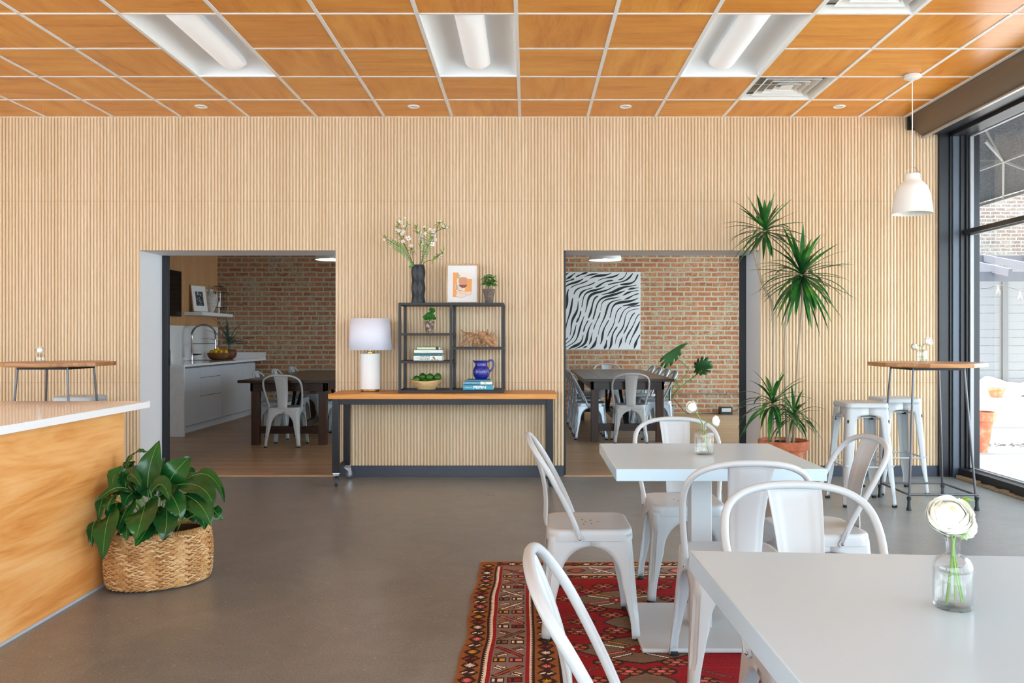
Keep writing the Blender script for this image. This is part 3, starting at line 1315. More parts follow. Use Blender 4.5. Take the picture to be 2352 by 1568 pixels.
def stool_leg(sx, sy, H):
    zt = H - 0.03
    rows = [zt, zt - .04, zt - .058, zt - .062, zt - .08, zt - .14, zt - .25, zt - .4, 0.22, 0.2, 0.1, 0.03, 0.012]
    vs = []
    ncol = 13
    for i, z in enumerate(rows):
        h = 0.152 + (0.198 - 0.152) * (zt - z) / zt
        if i < 3:
            w = h
        elif z > 0.1:
            w = 0.040 + 0.034 * (z / zt)
        else:
            w = 0.035
        if i == 3:
            w = 0.10
        xin = h - w
        r = min(0.03, w * .8)
        row = []
        for c in range(3):
            row.append((xin + (h - r - xin) * c / 2, h))
        for c in range(1, 8):
            an = PI / 2 * (1 - c / 8)
            d = 0.005 if (2 <= c <= 6 and z < 0.21) else 0
            row.append((h - r + (r - d) * math.cos(an), h - r + (r - d) * math.sin(an)))
        for c in range(3):
            row.append((h, xin + (h - r - xin) * (1 - c / 2)))
        vs += [(x * sx, y * sy, z) for x, y in row]
    fs = []
    for i in range(len(rows) - 1):
        for j in range(ncol - 1):
            q = (i * ncol + j, i * ncol + j + 1, (i + 1) * ncol + j + 1, (i + 1) * ncol + j)
            fs.append(q if sx * sy > 0 else q[::-1])
    m = M()
    m.add(vs, fs)
    return m


def make_stool(name, label, loc, rz, group, H=0.762):
    t = thing(name, label, 'stool', loc, rz, group)
    seat_mesh(0.158, 0.045, H, 0.004, 0.032).build('seat', [WHITE_METAL, DARK_SLOT], t, smooth=50, solid=0.002)
    for sx, sy in ((1, 1), (-1, 1), (1, -1), (-1, -1)):
        lg = stool_leg(sx, sy, H).build('leg', WHITE_METAL, t, smooth=38, solid=0.0022)
        h = 0.197 - 0.016
        c = M()
        c.lathe([(0.0175, 0.0), (0.019, 0.002), (0.0185, 0.014)], 16, (h * sx, h * sy, 0))
        c.build('foot_cap', RUBBER, lg, smooth=40)
        k = M()
        hh = 0.152 + (0.198 - 0.152) * 0.11 / 0.73 - 0.016
        k.box(hh * sx - .012, hh * sx + .012, hh * sy - .012, hh * sy + .012, H - 0.15, H - 0.125)
        k.build('clip', RUBBER, lg, bevel=0.003)
    z = 0.3
    h = 0.152 + (0.198 - 0.152) * (0.73 - z) / 0.73 - 0.004
    for a, b in (((-h, h), (h, h)), ((h, h), (h, -h)), ((h, -h), (-h, -h)), ((-h, -h), (-h, h))):
        m = M()
        m.tube([(a[0], a[1], z), (a[0] * .9 + b[0] * .1, a[1] * .9 + b[1] * .1, z - 0.008), (a[0] * .1 + b[0] * .9, a[1] * .1 + b[1] * .9, z - 0.008), (b[0], b[1], z)], 0.0065, 8)
        m.build('foot_rail', WHITE_METAL, t, smooth=60)
    for s in (1, -1):
        m = M()
        m.tube([(-.14, -.14 * s, H - .135), (-.05, -.05 * s, H - .115 - .008 * s), (.05, .05 * s, H - .115 - .008 * s), (.14, .14 * s, H - .135)], 0.006, 8)
        m.build('cross_brace', WHITE_METAL, t, smooth=60)
    return t


make_stool('bar_stool', 'white metal bar stool, nearer one at the tall table by the window', (2.52, 6.235, 0), 0, 'white metal bar stools')
make_stool('bar_stool', 'white metal bar stool, farther one behind the tall table by the window', (2.985, 6.70, 0), 0, 'white metal bar stools')
make_stool('bar_stool', 'white metal bar stool showing only its seat above the white counter', (-3.73, 6.86, 0), 0, 'white metal bar stools')

index_kids()
CH = 'white metal chairs in the front hall'
chair_w.location = (0.26, 3.575, 0)
chair_w.rotation_euler = (0, 0, R(-90))
tag(chair_w, 'white metal chair seen side-on at the left of the square table on the rug', None, CH)
dup(chair_w, (0.262, 1.585, 0), R(-91), 'white metal chair in the foreground cut off by the bottom edge', CH)
dup(chair_w, (0.759, 3.04, 0), R(0), 'white metal chair with its back to us between the two square tables', CH)
dup(chair_w, (0.767, 2.12, 0), R(180), 'white metal chair facing us behind the nearest white table', CH)
dup(chair_w, (0.768, 4.055, 0), R(180), 'white metal chair facing us at the far side of the farther square table', CH)
dup(chair_w, (1.210, 3.49, 0), R(93), 'white metal chair turned left at the window side of the farther square table', CH)

# dining room chairs
G1 = 'chairs around the dark table in the right doorway'
G2 = 'chairs around the dark table in the left doorway'
dup(chair_w, (1.215, 9.87, 0), R(0), 'pale grey metal chair at the near end of the dark table, right doorway', G1, (WHITE_METAL, GREYCHAIR))
dup(chair_w, (1.27, 13.02, 0), R(180), 'white metal chair at the far end of the dark table, right doorway, below the painting', G1)
for i, y in enumerate((10.22, 10.84, 11.44, 12.04)):
    dup(chair_w, (0.775, y, 0), R(-90 - i), ('galvanised chair at the left of the dark table, right doorway, nearest of the row', 'galvanised chair at the left of the dark table, right doorway, second from the front',
        'galvanised chair at the left of the dark table, right doorway, third from the front', 'galvanised chair at the left of the dark table, right doorway, last of the row')[i], G1, (WHITE_METAL, SILVER))
for i, y in enumerate((10.5, 11.1, 11.72, 12.36)):
    dup(chair_w, (1.635, y, 0), R(90), ('galvanised chair at the window side of the dark table, right doorway, nearest of the row', 'galvanised chair at the window side of the dark table, right doorway, second from the front',
        'galvanised chair at the window side of the dark table, right doorway, third from the front', 'galvanised chair at the window side of the dark table, right doorway, last of the row')[i], G1, (WHITE_METAL, SILVER))
dup(chair_w, (-2.785, 9.52, 0), R(0), 'white metal chair at the near end of the dark table, left doorway', G2)
for i, y in enumerate((10.25, 11.0, 11.8)):
    dup(chair_w, (-3.13, y, 0), R(-88), ('white metal chair on the kitchen side of the left doorway table, nearest of three', 'white metal chair on the kitchen side of the left doorway table, middle of three',
        'white metal chair on the kitchen side of the left doorway table, last of three')[i], G2)
for i, y in enumerate((10.6, 11.3)):
    dup(chair_w, (-2.40, y, 0), R(90), ('galvanised chair under the right side of the left doorway table, nearer one', 'galvanised chair under the right side of the left doorway table, farther one')[i], G2, (WHITE_METAL, SILVER))
dup(chair_w, (-2.78, 12.95, 0), R(180), 'galvanised chair at the far end of the dark table, left doorway', G2, (WHITE_METAL, SILVER))


# ================================================================== tables
def pedestal_table(label, corners, h, base_c, rz, base_half, group):
    """corners: four plan points of the top"""
    cx = sum(c[0] for c in corners) / 4
    cy = sum(c[1] for c in corners) / 4
    t = thing('pedestal_table', label, 'table', (cx, cy, 0), 0, group)
    m = M()
    m.prism([(x - cx, y - cy) for x, y in corners], h - 0.046, h)
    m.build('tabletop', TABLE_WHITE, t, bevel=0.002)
    bx, by = base_c[0] - cx, base_c[1] - cy
    m = M()
    m.box(bx - 0.044, bx + 0.044, by - 0.044, by + 0.044, 0.02, h - 0.05)
    m.build('column', WHITE_METAL, t, bevel=0.004)
    m = M()
    m.box(bx - .2, bx + .2, by - .03, by + .03, h - 0.054, h - 0.047)
    m.box(bx - .03, bx + .03, by - .2, by + .2, h - 0.054, h - 0.047)
    m.build('mounting_plate', WHITE_METAL, t)
    m = M()
    b = base_half
    m.box(bx - b, bx + b, by - b, by + b, 0.006, 0.024)
    m.build('base', WHITE_METAL, t, bevel=0.006)
    return t


TG = 'white square pedestal tables'
pedestal_table('white square pedestal table standing on the rug, the farther one', [(0.335, 3.11), (1.132, 3.11), (1.132, 3.868), (0.337, 3.868)], 0.75, (0.735, 3.52), 0, 0.285, TG)
pedestal_table('white square pedestal table nearest the camera, cut off at the corner', [(0.395, 1.10), (1.16, 1.09), (1.175, 1.868), (0.377, 1.921)], 0.75, (0.79, 1.50), 0, 0.285, TG)


def farm_table(label, cx, y0, y1, group):
    w = 1.07
    t = thing('dining_table', label, 'table', (cx, (y0 + y1) / 2, 0), 0, group)
    L = (y1 - y0) / 2
    m = M()
    nb = 5
    for i in range(nb):
        a = -w / 2 + i * w / nb
        m.box(a + 0.0012, a + w / nb - 0.0012, -L + 0.13, L - 0.13, 0.728, 0.76)
    m.box(-w / 2, w / 2, -L, -L + 0.128, 0.728, 0.76)
    m.box(-w / 2, w / 2, L - 0.128, L, 0.728, 0.76)
    m.build('tabletop', DARKWOOD, t, bevel=0.002)
    m = M()
    a, b = w / 2 - 0.10, L - 0.14
    m.box(-a, a, -b, -b + 0.03, 0.625, 0.728)
    m.box(-a, a, b - 0.03, b, 0.625, 0.728)
    m.box(-a, -a + 0.03, -b, b, 0.625, 0.728)
    m.box(a - 0.03, a, -b, b, 0.625, 0.728)
    m.build('apron', DARKWOOD, t, bevel=0.002)
    for sx in (-1, 1):
        for sy in (-1, 1):
            m = M()
            m.box(sx * (a - 0.045) - 0.045, sx * (a - 0.045) + 0.045, sy * (b - 0.075) - 0.045, sy * (b - 0.075) + 0.045, 0, 0.728)
            m.build('leg', DARKWOOD_V, t, bevel=0.003)
    for sy in (-1, 1):
        m = M()
        m.box(-a + .09, a - .09, sy * (b - 0.075) - 0.03, sy * (b - 0.075) + 0.03, 0.13, 0.215)
        m.build('stretcher', DARKWOOD, t, bevel=0.002)
    m = M()
    m.box(-0.04, 0.04, -b + .075, b - .075, 0.14, 0.205)
    m.build('stretcher', DARKWOOD, t, bevel=0.002)
    for sy in (-1, 1):
        for s in (-1, 1):
            m = M()
            m.bar((s * 0.05, sy * (b - 0.5), 0.66), (s * 0.01, sy * (b - 0.12), 0.2), 0.035, 0.035)
            m.build('diagonal_brace', BLACK_STEEL, t)
    return t


DG = 'long dark stained dining tables'
farm_table('long dark stained dining table seen through the right doorway', 1.195, 9.68, 12.62, DG)
farm_table('long dark stained dining table seen through the left doorway', -2.775, 9.38, 12.35, DG)


def bar_table(label, cx, cy, splay_dx, group, rz=0.0):
    t = thing('bar_table', label, 'tall table', (cx, cy, 0), rz, group)
    ff = 0.378
    Rr = ff / math.cos(PI / 8)
    poly = [(Rr * math.cos(PI / 8 + k * PI / 4), Rr * math.sin(PI / 8 + k * PI / 4)) for k in range(8)]
    m = M()
    m.prism(poly, 1.032, 1.062)
    m.build('tabletop', BARTOP, t, bevel=0.002)
    m = M()
    q = 0.185
    for a, b in (((-q, -q), (q, -q)), ((q, -q), (q, q)), ((q, q), (-q, q)), ((-q, q), (-q, -q))):
        m.bar((a[0], a[1], 1.02), (b[0], b[1], 1.02), 0.02, 0.022)
    m.build('top_frame', BLACK_STEEL, t)
    zr = 0.112
    for sx in (-1, 1):
        for sy in (-1, 1):
            m = M()
            f = 0.245
            a = Vector((q * sx, q * sy, 1.025))
            b = Vector((f * sx, f * sy, 0.0))
            m.tube([a, b], 0.0085, 10)
            lg = m.build('leg', BAR_STEEL, t, smooth=50)
            m = M()
            c = b
            m.lathe([(0.017, 0.0), (0.017, 0.012), (0.012, 0.03), (0.0105, 0.075), (0.015, 0.08), (0.015, 0.098), (0.01, 0.1)], 12, (c.x, c.y, 0))
            m.build('foot', BLACK_STEEL, lg, smooth=40)
    f = 0.185 + (0.245 - 0.185) * (1.025 - zr) / 1.025
    for a, b in (((-f, -f), (f + .02, -f)), ((f, -f), (f, f)), ((f, f), (-f, f)), ((-f, f), (-f, -f))):
        m = M()
        m.tube([(a[0], a[1], zr), (b[0], b[1], zr)], 0.008, 8)
        m.build('foot_rail', BAR_STEEL, t, smooth=50)
    return t


BG = 'tall eight-sided tables'
bar_table('tall table with eight-sided wooden top beside the window', 2.995, 6.18, 0, BG)
bar_table('tall table with eight-sided wooden top behind the white counter', -3.60, 6.29, 0, BG)

# ---- counter at the left
ct = thing('service_counter', 'wooden panelled counter with overhanging white top at the left edge', 'counter', (-2.13, 4.34, 0))
m = M()
m.box(-3.2, 0.0, -6.2, 0.0, 0.012, 0.868)
m.build('wood_panel', VENEER, ct, bevel=0.001)
m = M()
m.box(-3.25, 0.084, -6.3, 0.12, 0.868, 0.903)
m.build('countertop', QUARTZ, ct, bevel=0.0015)
m = M()
m.box(0.0, 0.005, -6.2, 0.0, 0.0, 0.013)
m.build('kick_strip', mat('aluminium_strip', (176, 182, 188), 0.5), ct)

# ---- console on castors
con = thing('console_table', 'butcher block console table on a black steel frame with castors', 'table', (-0.708, 7.085, 0))
HW = 0.952
m = M()
m.box(-HW, HW, -0.245, 0.255, 0.735, 0.777)
m.build('tabletop', BUTCHER, con, bevel=0.003)
LX, LY = 0.893, 0.205
for sx in (-1, 1):
    for sy in (-1, 1):
        m = M()
        m.box(sx * LX - .028, sx * LX + .028, sy * LY - .028, sy * LY + .028, 0.118, 0.735)
        m.build('leg', BLACK_STEEL, con, bevel=0.003)
m = M()
for s in (-1, 1):
    m.box(-LX + .028, LX - .028, s * LY - .02, s * LY + .02, 0.688, 0.735)
    m.box(s * LX - .02, s * LX + .02, -LY + .028, LY - .028, 0.688, 0.735)
m.build('top_frame', BLACK_STEEL, con, bevel=0.002)
m = M()
m.box(-LX - .028, -LX + 0.0, -LY + .028, LY - .028, 0.118, 0.16)
m.build('side_rail', BLACK_STEEL, con, bevel=0.002)
m = M()
m.box(LX, LX + 0.028, -LY + .028, LY - .028, 0.118, 0.16)
m.build('side_rail', BLACK_STEEL, con, bevel=0.002)
TYRE = mat('castor_tyre', (58, 62, 68), 0.5)
HUBM = mat('castor_hub', (150, 158, 166), 0.4)
for sx, sy, az in ((-1, -1, 100), (-1, 1, 20), (1, -1, 70), (1, 1, 150)):
    cst_c = Vector((sx * LX, sy * LY, 0))
    rot = Matrix.Translation(cst_c) @ Matrix.Rotation(R(az), 4, 'Z')
    m = M()
    m.box(-.028, .028, -.028, .028, 0.110, 0.118, mtx=rot)
    m.lathe([(0.016, 0.096), (0.02, 0.102), (0.016, 0.110)], 14, cst_c)
    vs = [(-0.03, 0.105), (0.03, 0.105), (0.038, 0.06), (0.034, 0.034), (0.016, 0.034), (0.004, 0.07), (-0.02, 0.09)]
    for y0 in (-0.022, 0.018):
        n = len(vs)
        pv = [rot @ Vector((x, y0, z)) for x, z in vs] + [rot @ Vector((x, y0 + .004, z)) for x, z in vs]
        m.add(pv, [tuple(range(n)), tuple(range(2 * n - 1, n - 1, -1))] + [(i, n + i, n + (i + 1) % n, (i + 1) % n) for i in range(n)])
    m.box(-.03, .03, -.022, .022, 0.100, 0.105, mtx=rot)
    cs = m.build('castor', CHROME, con)
    m = M()
    m.lathe([(0.02, -0.013), (0.036, -0.013), (0.0405, -0.008), (0.0405, 0.008), (0.036, 0.013), (0.02, 0.013)], 28, cap0=False, cap1=False)
    w = rot @ Matrix.Translation((0.022, 0, 0.0405)) @ Matrix.Rotation(PI / 2, 4, 'X')
    m.v = [tuple(w @ Vector(v)) for v in m.v]
    m.build('wheel', TYRE, cs, smooth=40)
    m = M()
    m.lathe([(0.0, -0.016), (0.008, -0.016), (0.01, -0.012), (0.03, -0.011), (0.03, 0.011), (0.01, 0.012), (0.008, 0.016), (0, 0.016)], 24)
    m.v = [tuple(w @ Vector(v)) for v in m.v]
    m.build('hub', HUBM, cs, smooth=40)

# ---- open shelf on the console
zs = 0.777
shf = thing('shelf_unit', 'black metal open shelf unit standing on the console table', 'shelf', (-0.6515, 7.0, zs))
W2, D, H = 0.4485, 0.33, 0.767
bs = 0.022
m = M()
for x in (-W2, W2 - bs):
    for y in (0, D - bs):
        m.box(x, x + bs, y, y + bs, 0.0, H)
for y in (0, D - bs):
    m.box(-0.011, 0.011, y, y + bs, bs, H - bs)
for z in (0, H - bs):
    for y in (0, D - bs):
        m.box(-W2 + bs, W2 - bs, y, y + bs, z, z + bs)
    for x in (-W2, W2 - bs):
        m.box(x, x + bs, bs, D - bs, z, z + bs)
m.build('frame', BLACK_STEEL, shf, bevel=0.001)
SHB = mat('black_shelf_board', (40, 36, 34), 0.5)
for (a, b, z) in ((-W2 + .002, W2 - .002, 0.012), (-W2 + .002, 0.011, 0.262), (-W2 + .002, 0.011, 0.498), (-0.011, W2 - .002, 0.378), (-W2 + 0.002, W2 - .002, H - 0.012)):
    m = M()
    m.box(a, b, 0.002, D - .002, z - 0.010 if z > .02 else 0.002, z + 0.010)
    m.build('shelf_board', SHB, shf, bevel=0.001)
SZ = {'bottom': zs + 0.022, 'low': zs + 0.272, 'mid': zs + 0.508, 'right': zs + 0.388, 'top': zs + H}

# ---- pendant lamp by the window
pl = thing('pendant_lamp', 'white bell-shaped pendant lamp hanging by the window', 'lamp', (2.912, 6.23, 2.186))
m = M()
pr = [(0.140, 0.0), (0.1415, 0.004), (0.1375, 0.05), (0.130, 0.105), (0.121, 0.15), (0.108, 0.19), (0.090, 0.218), (0.070, 0.238), (0.058, 0.252), (0.054, 0.27), (0.054, 0.297)]
pc = catmull([(r, 0, z) for r, z in pr], 3)
m.lathe([(p.x, p.z) for p in pc], 48, cap0=False, cap1=False)
m.lathe([(0.054, 0.297), (0.02, 0.300), (0.008, 0.302), (0.0, 0.302)], 32, cap0=False)
m.build('shade', mat('lamp_shade_white', (236, 236, 230), 0.55), pl, smooth=50, solid=0.003)
m = M()
m.tube([(0.054 * math.cos(a), 0, 0.285 + 0.065 * math.sin(a)) for a in [PI * k / 16 for k in range(17)]], 0.0015, 6)
m.build('handle', CHROME, pl, smooth=60)
m = M()
m.tube([(0, 0, 0.30), (0, 0, 1.02)], 0.0045, 8)
m.build('cord', mat('cord_white', (228, 226, 222), 0.6), pl, smooth=60)
m = M()
m.lathe([(0.0, 1.018), (0.055, 1.020), (0.06, 1.024), (0.06, 1.045), (0.056, 1.049)], 32)
m.build('canopy', mat('canopy_white', (232, 232, 230), 0.4), pl, smooth=40)
m = M()
m.lathe([(0, 0.16), (0.02, 0.165), (0.03, 0.19), (0.027, 0.215), (0.016, 0.25), (0.016, 0.29)], 16)
m.build('bulb', mat('bulb_white', (240, 238, 230), 0.4), pl, smooth=50)

# dining pendants
for (x, y, lb) in ((1.04, 11.05, 'white dome pendant lamp in the top of the right doorway'), (-2.62, 11.0, 'white dome pendant lamp at the top corner of the left doorway')):
    p = thing('dome_pendant', lb, 'lamp', (x, y, 2.285), 0, 'white dome pendants over the dining tables')
    m = M()
    pr = [(0.215, 0.0), (0.217, 0.01), (0.205, 0.06), (0.17, 0.12), (0.11, 0.165), (0.045, 0.185), (0.04, 0.23), (0.0, 0.232)]
    pc = catmull([(r, 0, z) for r, z in pr], 3)
    m.lathe([(max(0, q.x), q.z) for q in pc], 40, cap0=False)
    m.build('shade', mat('dome_white', (236, 238, 240), 0.4), p, smooth=50, solid=0.003)
    m = M()
    m.tube([(0, 0, 0.23), (0, 0, 0.565)], 0.004, 6)
    m.build('cord', mat('cord_white', (228, 226, 222), 0.6), p)
    m = M()
    m.ball((0, 0, 0.06), 0.05, 16, 10)
    m.build('bulb', mat('warm_bulb', (255, 240, 220), 0.4, emit=(255, 236, 214), es=34.0), p, smooth=60)

# ================================================================== raster-patterned rug (woven, coloured knot by knot)
def make_rug():
    X0, X1, Y0, Y1 = -0.262, 1.72, 1.25, 4.56
    res = 0.005
    nx = int((X1 - X0) / res)
    ny = int((Y1 - Y0) / res)
    gx = (np.arange(nx) + 0.5) * res
    gy = (np.arange(ny) + 0.5) * res
    GX, GY = np.meshgrid(gx, gy, indexing='ij')      # GX from the left edge, GY from the far edge
    C = {k: np.array([lin(v) for v in c]) for k, c in dict(brown=(146, 92, 54), dark=(62, 42, 38), white=(226, 212, 190), red=(150, 40, 42), red2=(168, 58, 56), grey=(134, 114, 106),
         pink=(220, 112, 106), yellow=(204, 150, 48), rust=(168, 88, 60), olive=(120, 96, 78), field=(142, 34, 38)).items()}
    img = np.zeros((nx, ny, 3)) + C['field']
    rs = np.random.RandomState(4)

    def put(mask, col):
        img[mask] = C[col]

    def seg(x0, y0, x1, y1, w, col, out=0.006):
        dx, dy = x1 - x0, y1 - y0
        L = math.hypot(dx, dy)
        bx0, bx1 = min(x0, x1) - .03, max(x0, x1) + .03
        by0, by1 = min(y0, y1) - .03, max(y0, y1) + .03
        i0, i1 = max(0, int(bx0 / res)), min(nx, int(bx1 / res) + 1)
        j0, j1 = max(0, int(by0 / res)), min(ny, int(by1 / res) + 1)
        if i0 >= i1 or j0 >= j1:
            return
        gx_, gy_ = GX[i0:i1, j0:j1], GY[i0:i1, j0:j1]
        t_ = ((gx_ - x0) * dx + (gy_ - y0) * dy) / L
        d_ = np.abs((gx_ - x0) * dy - (gy_ - y0) * dx) / L
        sub = img[i0:i1, j0:j1]
        if out:
            sub[(t_ > -out) & (t_ < L + out) & (d_ < w / 2 + out)] = C['dark']
        sub[(t_ > 0) & (t_ < L) & (d_ < w / 2)] = C[col]

    def diamond(cx, cy, rx, ry, col, pw=1.0):
        i0, i1 = max(0, int((cx - rx) / res)), min(nx, int((cx + rx) / res) + 2)
        j0, j1 = max(0, int((cy - ry) / res)), min(ny, int((cy + ry) / res) + 2)
        if i0 >= i1 or j0 >= j1:
            return
        a = np.abs(GX[i0:i1, j0:j1] - cx) / rx
        b = np.abs(GY[i0:i1, j0:j1] - cy) / ry
        img[i0:i1, j0:j1][(a ** pw + b ** pw) < 1] = C[col]

    def flake(cx, cy, r, col):
        for k in range(4):
            a = k * PI / 4
            seg(cx - r * math.cos(a), cy - r * math.sin(a), cx + r * math.cos(a), cy + r * math.sin(a), 0.006, col, 0)

    def motif_row(horizontal, c, a0, a1, hw):
        k = 0
        p = a0
        while p < a1:
            cols = ('white', 'pink', 'white', 'yellow', 'red2', 'white')
            x, y = (p, c) if horizontal else (c, p)
            diamond(x, y, hw if not horizontal else 0.042, 0.042 if not horizontal else hw, 'dark', 1.15)
            col = cols[(k * 7 + 3) % 6]
            if k % 2 == 0:
                flake(x, y, 0.018, col)
            else:
                for s_ in (-1, 1):
                    seg(x + s_ * .014 - .012, y + .008, x + s_ * .014 + .008, y - .008, 0.009, col, 0)
            p += 0.068
            k += 1

    W, H = X1 - X0, Y1 - Y0
    # far bands (running across)
    put(GY < 0.095, 'brown')
    motif_row(True, 0.047, 0.04, W, 0.036)
    put((GY > 0.092) & (GY < 0.1), 'white')
    put((GY > 0.1) & (GY < 0.24), 'grey')
    x = 0.32
    k = 0
    while x < W:
        c = ('red2', 'white', 'olive', 'yellow')[k % 4]
        seg(x, 0.12, x + 0.13, 0.225, 0.014, c)
        seg(x + .02, 0.215, x + .06, 0.18, 0.01, 'white')
        seg(x + .08, 0.15, x + .12, 0.125, 0.01, 'red2')
        diamond(x + 0.2, 0.17, 0.05, 0.04, 'dark', 1.6)
        diamond(x + 0.2, 0.17, 0.038, 0.028, ('rust', 'yellow', 'pink')[k % 3], 1.6)
        x += 0.27
        k += 1
    put((GY > 0.24) & (GY < 0.25), 'white')
    put((GY > 0.25) & (GY < 0.32), 'brown')
    motif_row(True, 0.285, 0.42, W, 0.028)
    put((GY > 0.318) & (GY < 0.326), 'dark')
    # side bands
    side = GX < 0.385
    inner = side & (GY > 0.03)
    put(GX < 0.088, 'brown')
    put(side & (GX >= 0.287) & (GY > 0.1), 'brown')
    zig = 0.005 * (np.floor(GY / 0.01) % 2)
    m_ = (GX > 0.088) & (GX < 0.288) & (GY > 0.088)
    img[m_] = C['grey']
    put((GX > 0.086) & (GX < 0.100) & (GY > 0.088), 'dark')
    put((GX > 0.097 + zig) & (GX < 0.112) & (GY > 0.1), 'white')
    put((GX > 0.111) & (GX < 0.125) & (GY > 0.1), 'red')
    put((GX > 0.255) & (GX < 0.269) & (GY > 0.1), 'red')
    put((GX > 0.268) & (GX < 0.280 - zig) & (GY > 0.1), 'white')
    put((GX > 0.279) & (GX < 0.290) & (GY > 0.1), 'dark')
    put((GX > 0.378) & (GX < 0.388) & (GY > 0.32), 'dark')
    motif_row(False, 0.045, 0.08, H, 0.036)
    motif_row(False, 0.334, 0.36, H, 0.036)
    p = 0.14
    k = 0
    a, b = 0.142, 0.240
    while p < H:
        c = ('red2', 'rust', 'white', 'white', 'pink', 'olive')[k % 6]
        d2 = ('yellow', 'red', 'olive', 'white')[k % 4]
        if k % 2 == 0:
            seg(a, p + .01, b, p + .10, 0.012, c)
        else:
            seg(b, p + .01, a, p + .10, 0.012, c)
        s_ = 1 if k % 2 == 0 else -1
        mx_ = (a + b) / 2
        seg(mx_ + s_ * .012, p + .028, mx_ + s_ * .045, p + .008, 0.008, d2, 0.004)
        seg(mx_ + s_ * .026, p + .042, mx_ + s_ * .052, p + .024, 0.008, 'white', 0.004)
        seg(mx_ - s_ * .012, p + .082, mx_ - s_ * .045, p + .102, 0.008, 'white', 0.004)
        seg(mx_ - s_ * .026, p + .068, mx_ - s_ * .052, p + .086, 0.008, d2, 0.004)
        # hooked box
        for q, cc_ in ((a + .014, ('yellow', 'white', 'olive')[k % 3]), (b - .020, ('pink', 'red', 'white')[k % 3])):
            for xx, yy, rx, ry in ((q, p + .14, .026, .021),):
                i0, i1, j0, j1 = int((xx - rx) / res), int((xx + rx) / res), int((yy - ry) / res), int((yy + ry) / res)
                if j1 < ny:
                    img[i0:i1, j0:j1] = C['dark']
                    img[i0 + 1:i1 - 1, j0 + 2:j1 - 2] = C[cc_]
                    img[i0 + 3:i0 + 5, j0:j1] = C['dark']
        p += 0.185
        k += 1
    # red field with a lattice of medallions
    fld = (GX > 0.388) & (GY > 0.326)
    keep = img.copy()
    rowk = 0
    y = 0.66
    cxs = (0.70, 1.38, 2.06)
    while y < H + .3:
        for cx in cxs:
            # grey lozenge with a winged centre
            diamond(cx, y, 0.27, 0.15, 'dark', 1.2)
            diamond(cx, y, 0.255, 0.136, 'olive', 1.2)
            diamond(cx, y + 0.31, 0.11, 0.10, 'dark', 1.2)
            diamond(cx, y + 0.31, 0.10, 0.09, 'olive', 1.2)
            for s_ in (-1, 1):
                for v_ in (-1, 1):
                    seg(cx + s_ * .05, y + v_ * .02, cx + s_ * .15, y + v_ * .06, 0.011, 'pink' if v_ > 0 else 'white', 0.005)
                    seg(cx + s_ * .03, y + v_ * .045, cx + s_ * .11, y + v_ * .085, 0.011, 'white' if v_ > 0 else 'yellow', 0.005)
            diamond(cx, y, 0.062, 0.042, 'dark')
            diamond(cx, y, 0.054, 0.036, 'red')
            diamond(cx - .018, y, 0.01, 0.008, 'white')
            diamond(cx + .018, y, 0.01, 0.008, 'white')
            # flower rosettes at the corners
            for (ox, oy) in ((-.13, -.13), (.13, -.13), (-.13, .13), (.13, .13), (-.06, -.21), (.06, -.21), (-.06, .215), (.06, .215), (-.25, -.02), (.25, -.02), (-.2, .3), (.2, .3), (-.22, -.2), (.22, -.2)):
                px_, py_ = cx + ox, y + oy
                diamond(px_, py_, 0.062, 0.044, 'dark', 1.7)
                for k6 in range(6):
                    an = k6 * PI / 3
                    diamond(px_ + .037 * math.cos(an), py_ + .026 * math.sin(an), .015, .011, 'rust', 1.5)
                diamond(px_, py_, 0.015, 0.012, 'pink', 1.5)
            for s_ in (-1, 1):
                seg(cx + s_ * .17, y - .18, cx + s_ * .30, y - .28, 0.006, 'olive', 0.004)
                seg(cx + s_ * .30, y - .28, cx + s_ * .24, y - .33, 0.006, 'rust', 0.004)
                seg(cx + s_ * .17, y + .18, cx + s_ * .31, y + .27, 0.006, 'olive', 0.004)
                seg(cx + s_ * .20, y + .08, cx + s_ * .31, y + .02, 0.008, 'red2', 0.004)
        y += 0.62
        rowk += 1
    img[~fld] = keep[~fld]
    # worn variation of the wool, row by row
    vr = 1 + 0.10 * rs.randn(1, ny, 1) * 0.7 + 0.07 * rs.randn(nx, ny, 1)
    col = np.clip(img * vr, 0, 1)
    # mesh with a gently wavy edge and surface
    vx = np.arange(nx + 1) * res
    vy = np.arange(ny + 1) * res
    VX, VY = np.meshgrid(vx, vy, indexing='ij')
    wob = 0.006 * np.sin(VY * 7.0) * np.clip(1 - VX / 0.4, 0, 1) + 0.004 * np.sin(VY * 17.0 + 1) * np.clip(1 - VX / 0.2, 0, 1)
    PX = X0 + VX + wob
    PY = Y1 - VY + 0.004 * np.sin(VX * 9.0) * np.clip(1 - VY / 0.3, 0, 1)
    PZ = 0.005 + 0.0012 * np.sin(VX * 23 + VY * 3) * np.sin(VY * 11)
    verts = np.stack([PX, PY, PZ], -1).reshape(-1, 3)
    I, J = np.meshgrid(np.arange(nx), np.arange(ny), indexing='ij')
    b0 = (I * (ny + 1) + J).reshape(-1)
    quads = np.stack([b0, b0 + 1, b0 + ny + 2, b0 + ny + 1], -1)
    me = bpy.data.meshes.new('rug')
    me.vertices.add(len(verts))
    me.vertices.foreach_set('co', verts.reshape(-1).astype(np.float32))
    me.loops.add(quads.size)
    me.loops.foreach_set('vertex_index', quads.reshape(-1).astype(np.int32))
    me.polygons.add(len(quads))
    me.polygons.foreach_set('loop_start', (np.arange(len(quads)) * 4).astype(np.int32))
    me.polygons.foreach_set('loop_total', np.full(len(quads), 4, dtype=np.int32))
    at = me.color_attributes.new('weave', 'FLOAT_COLOR', 'CORNER')
    cc = np.ones((nx * ny, 4, 4), dtype=np.float32)
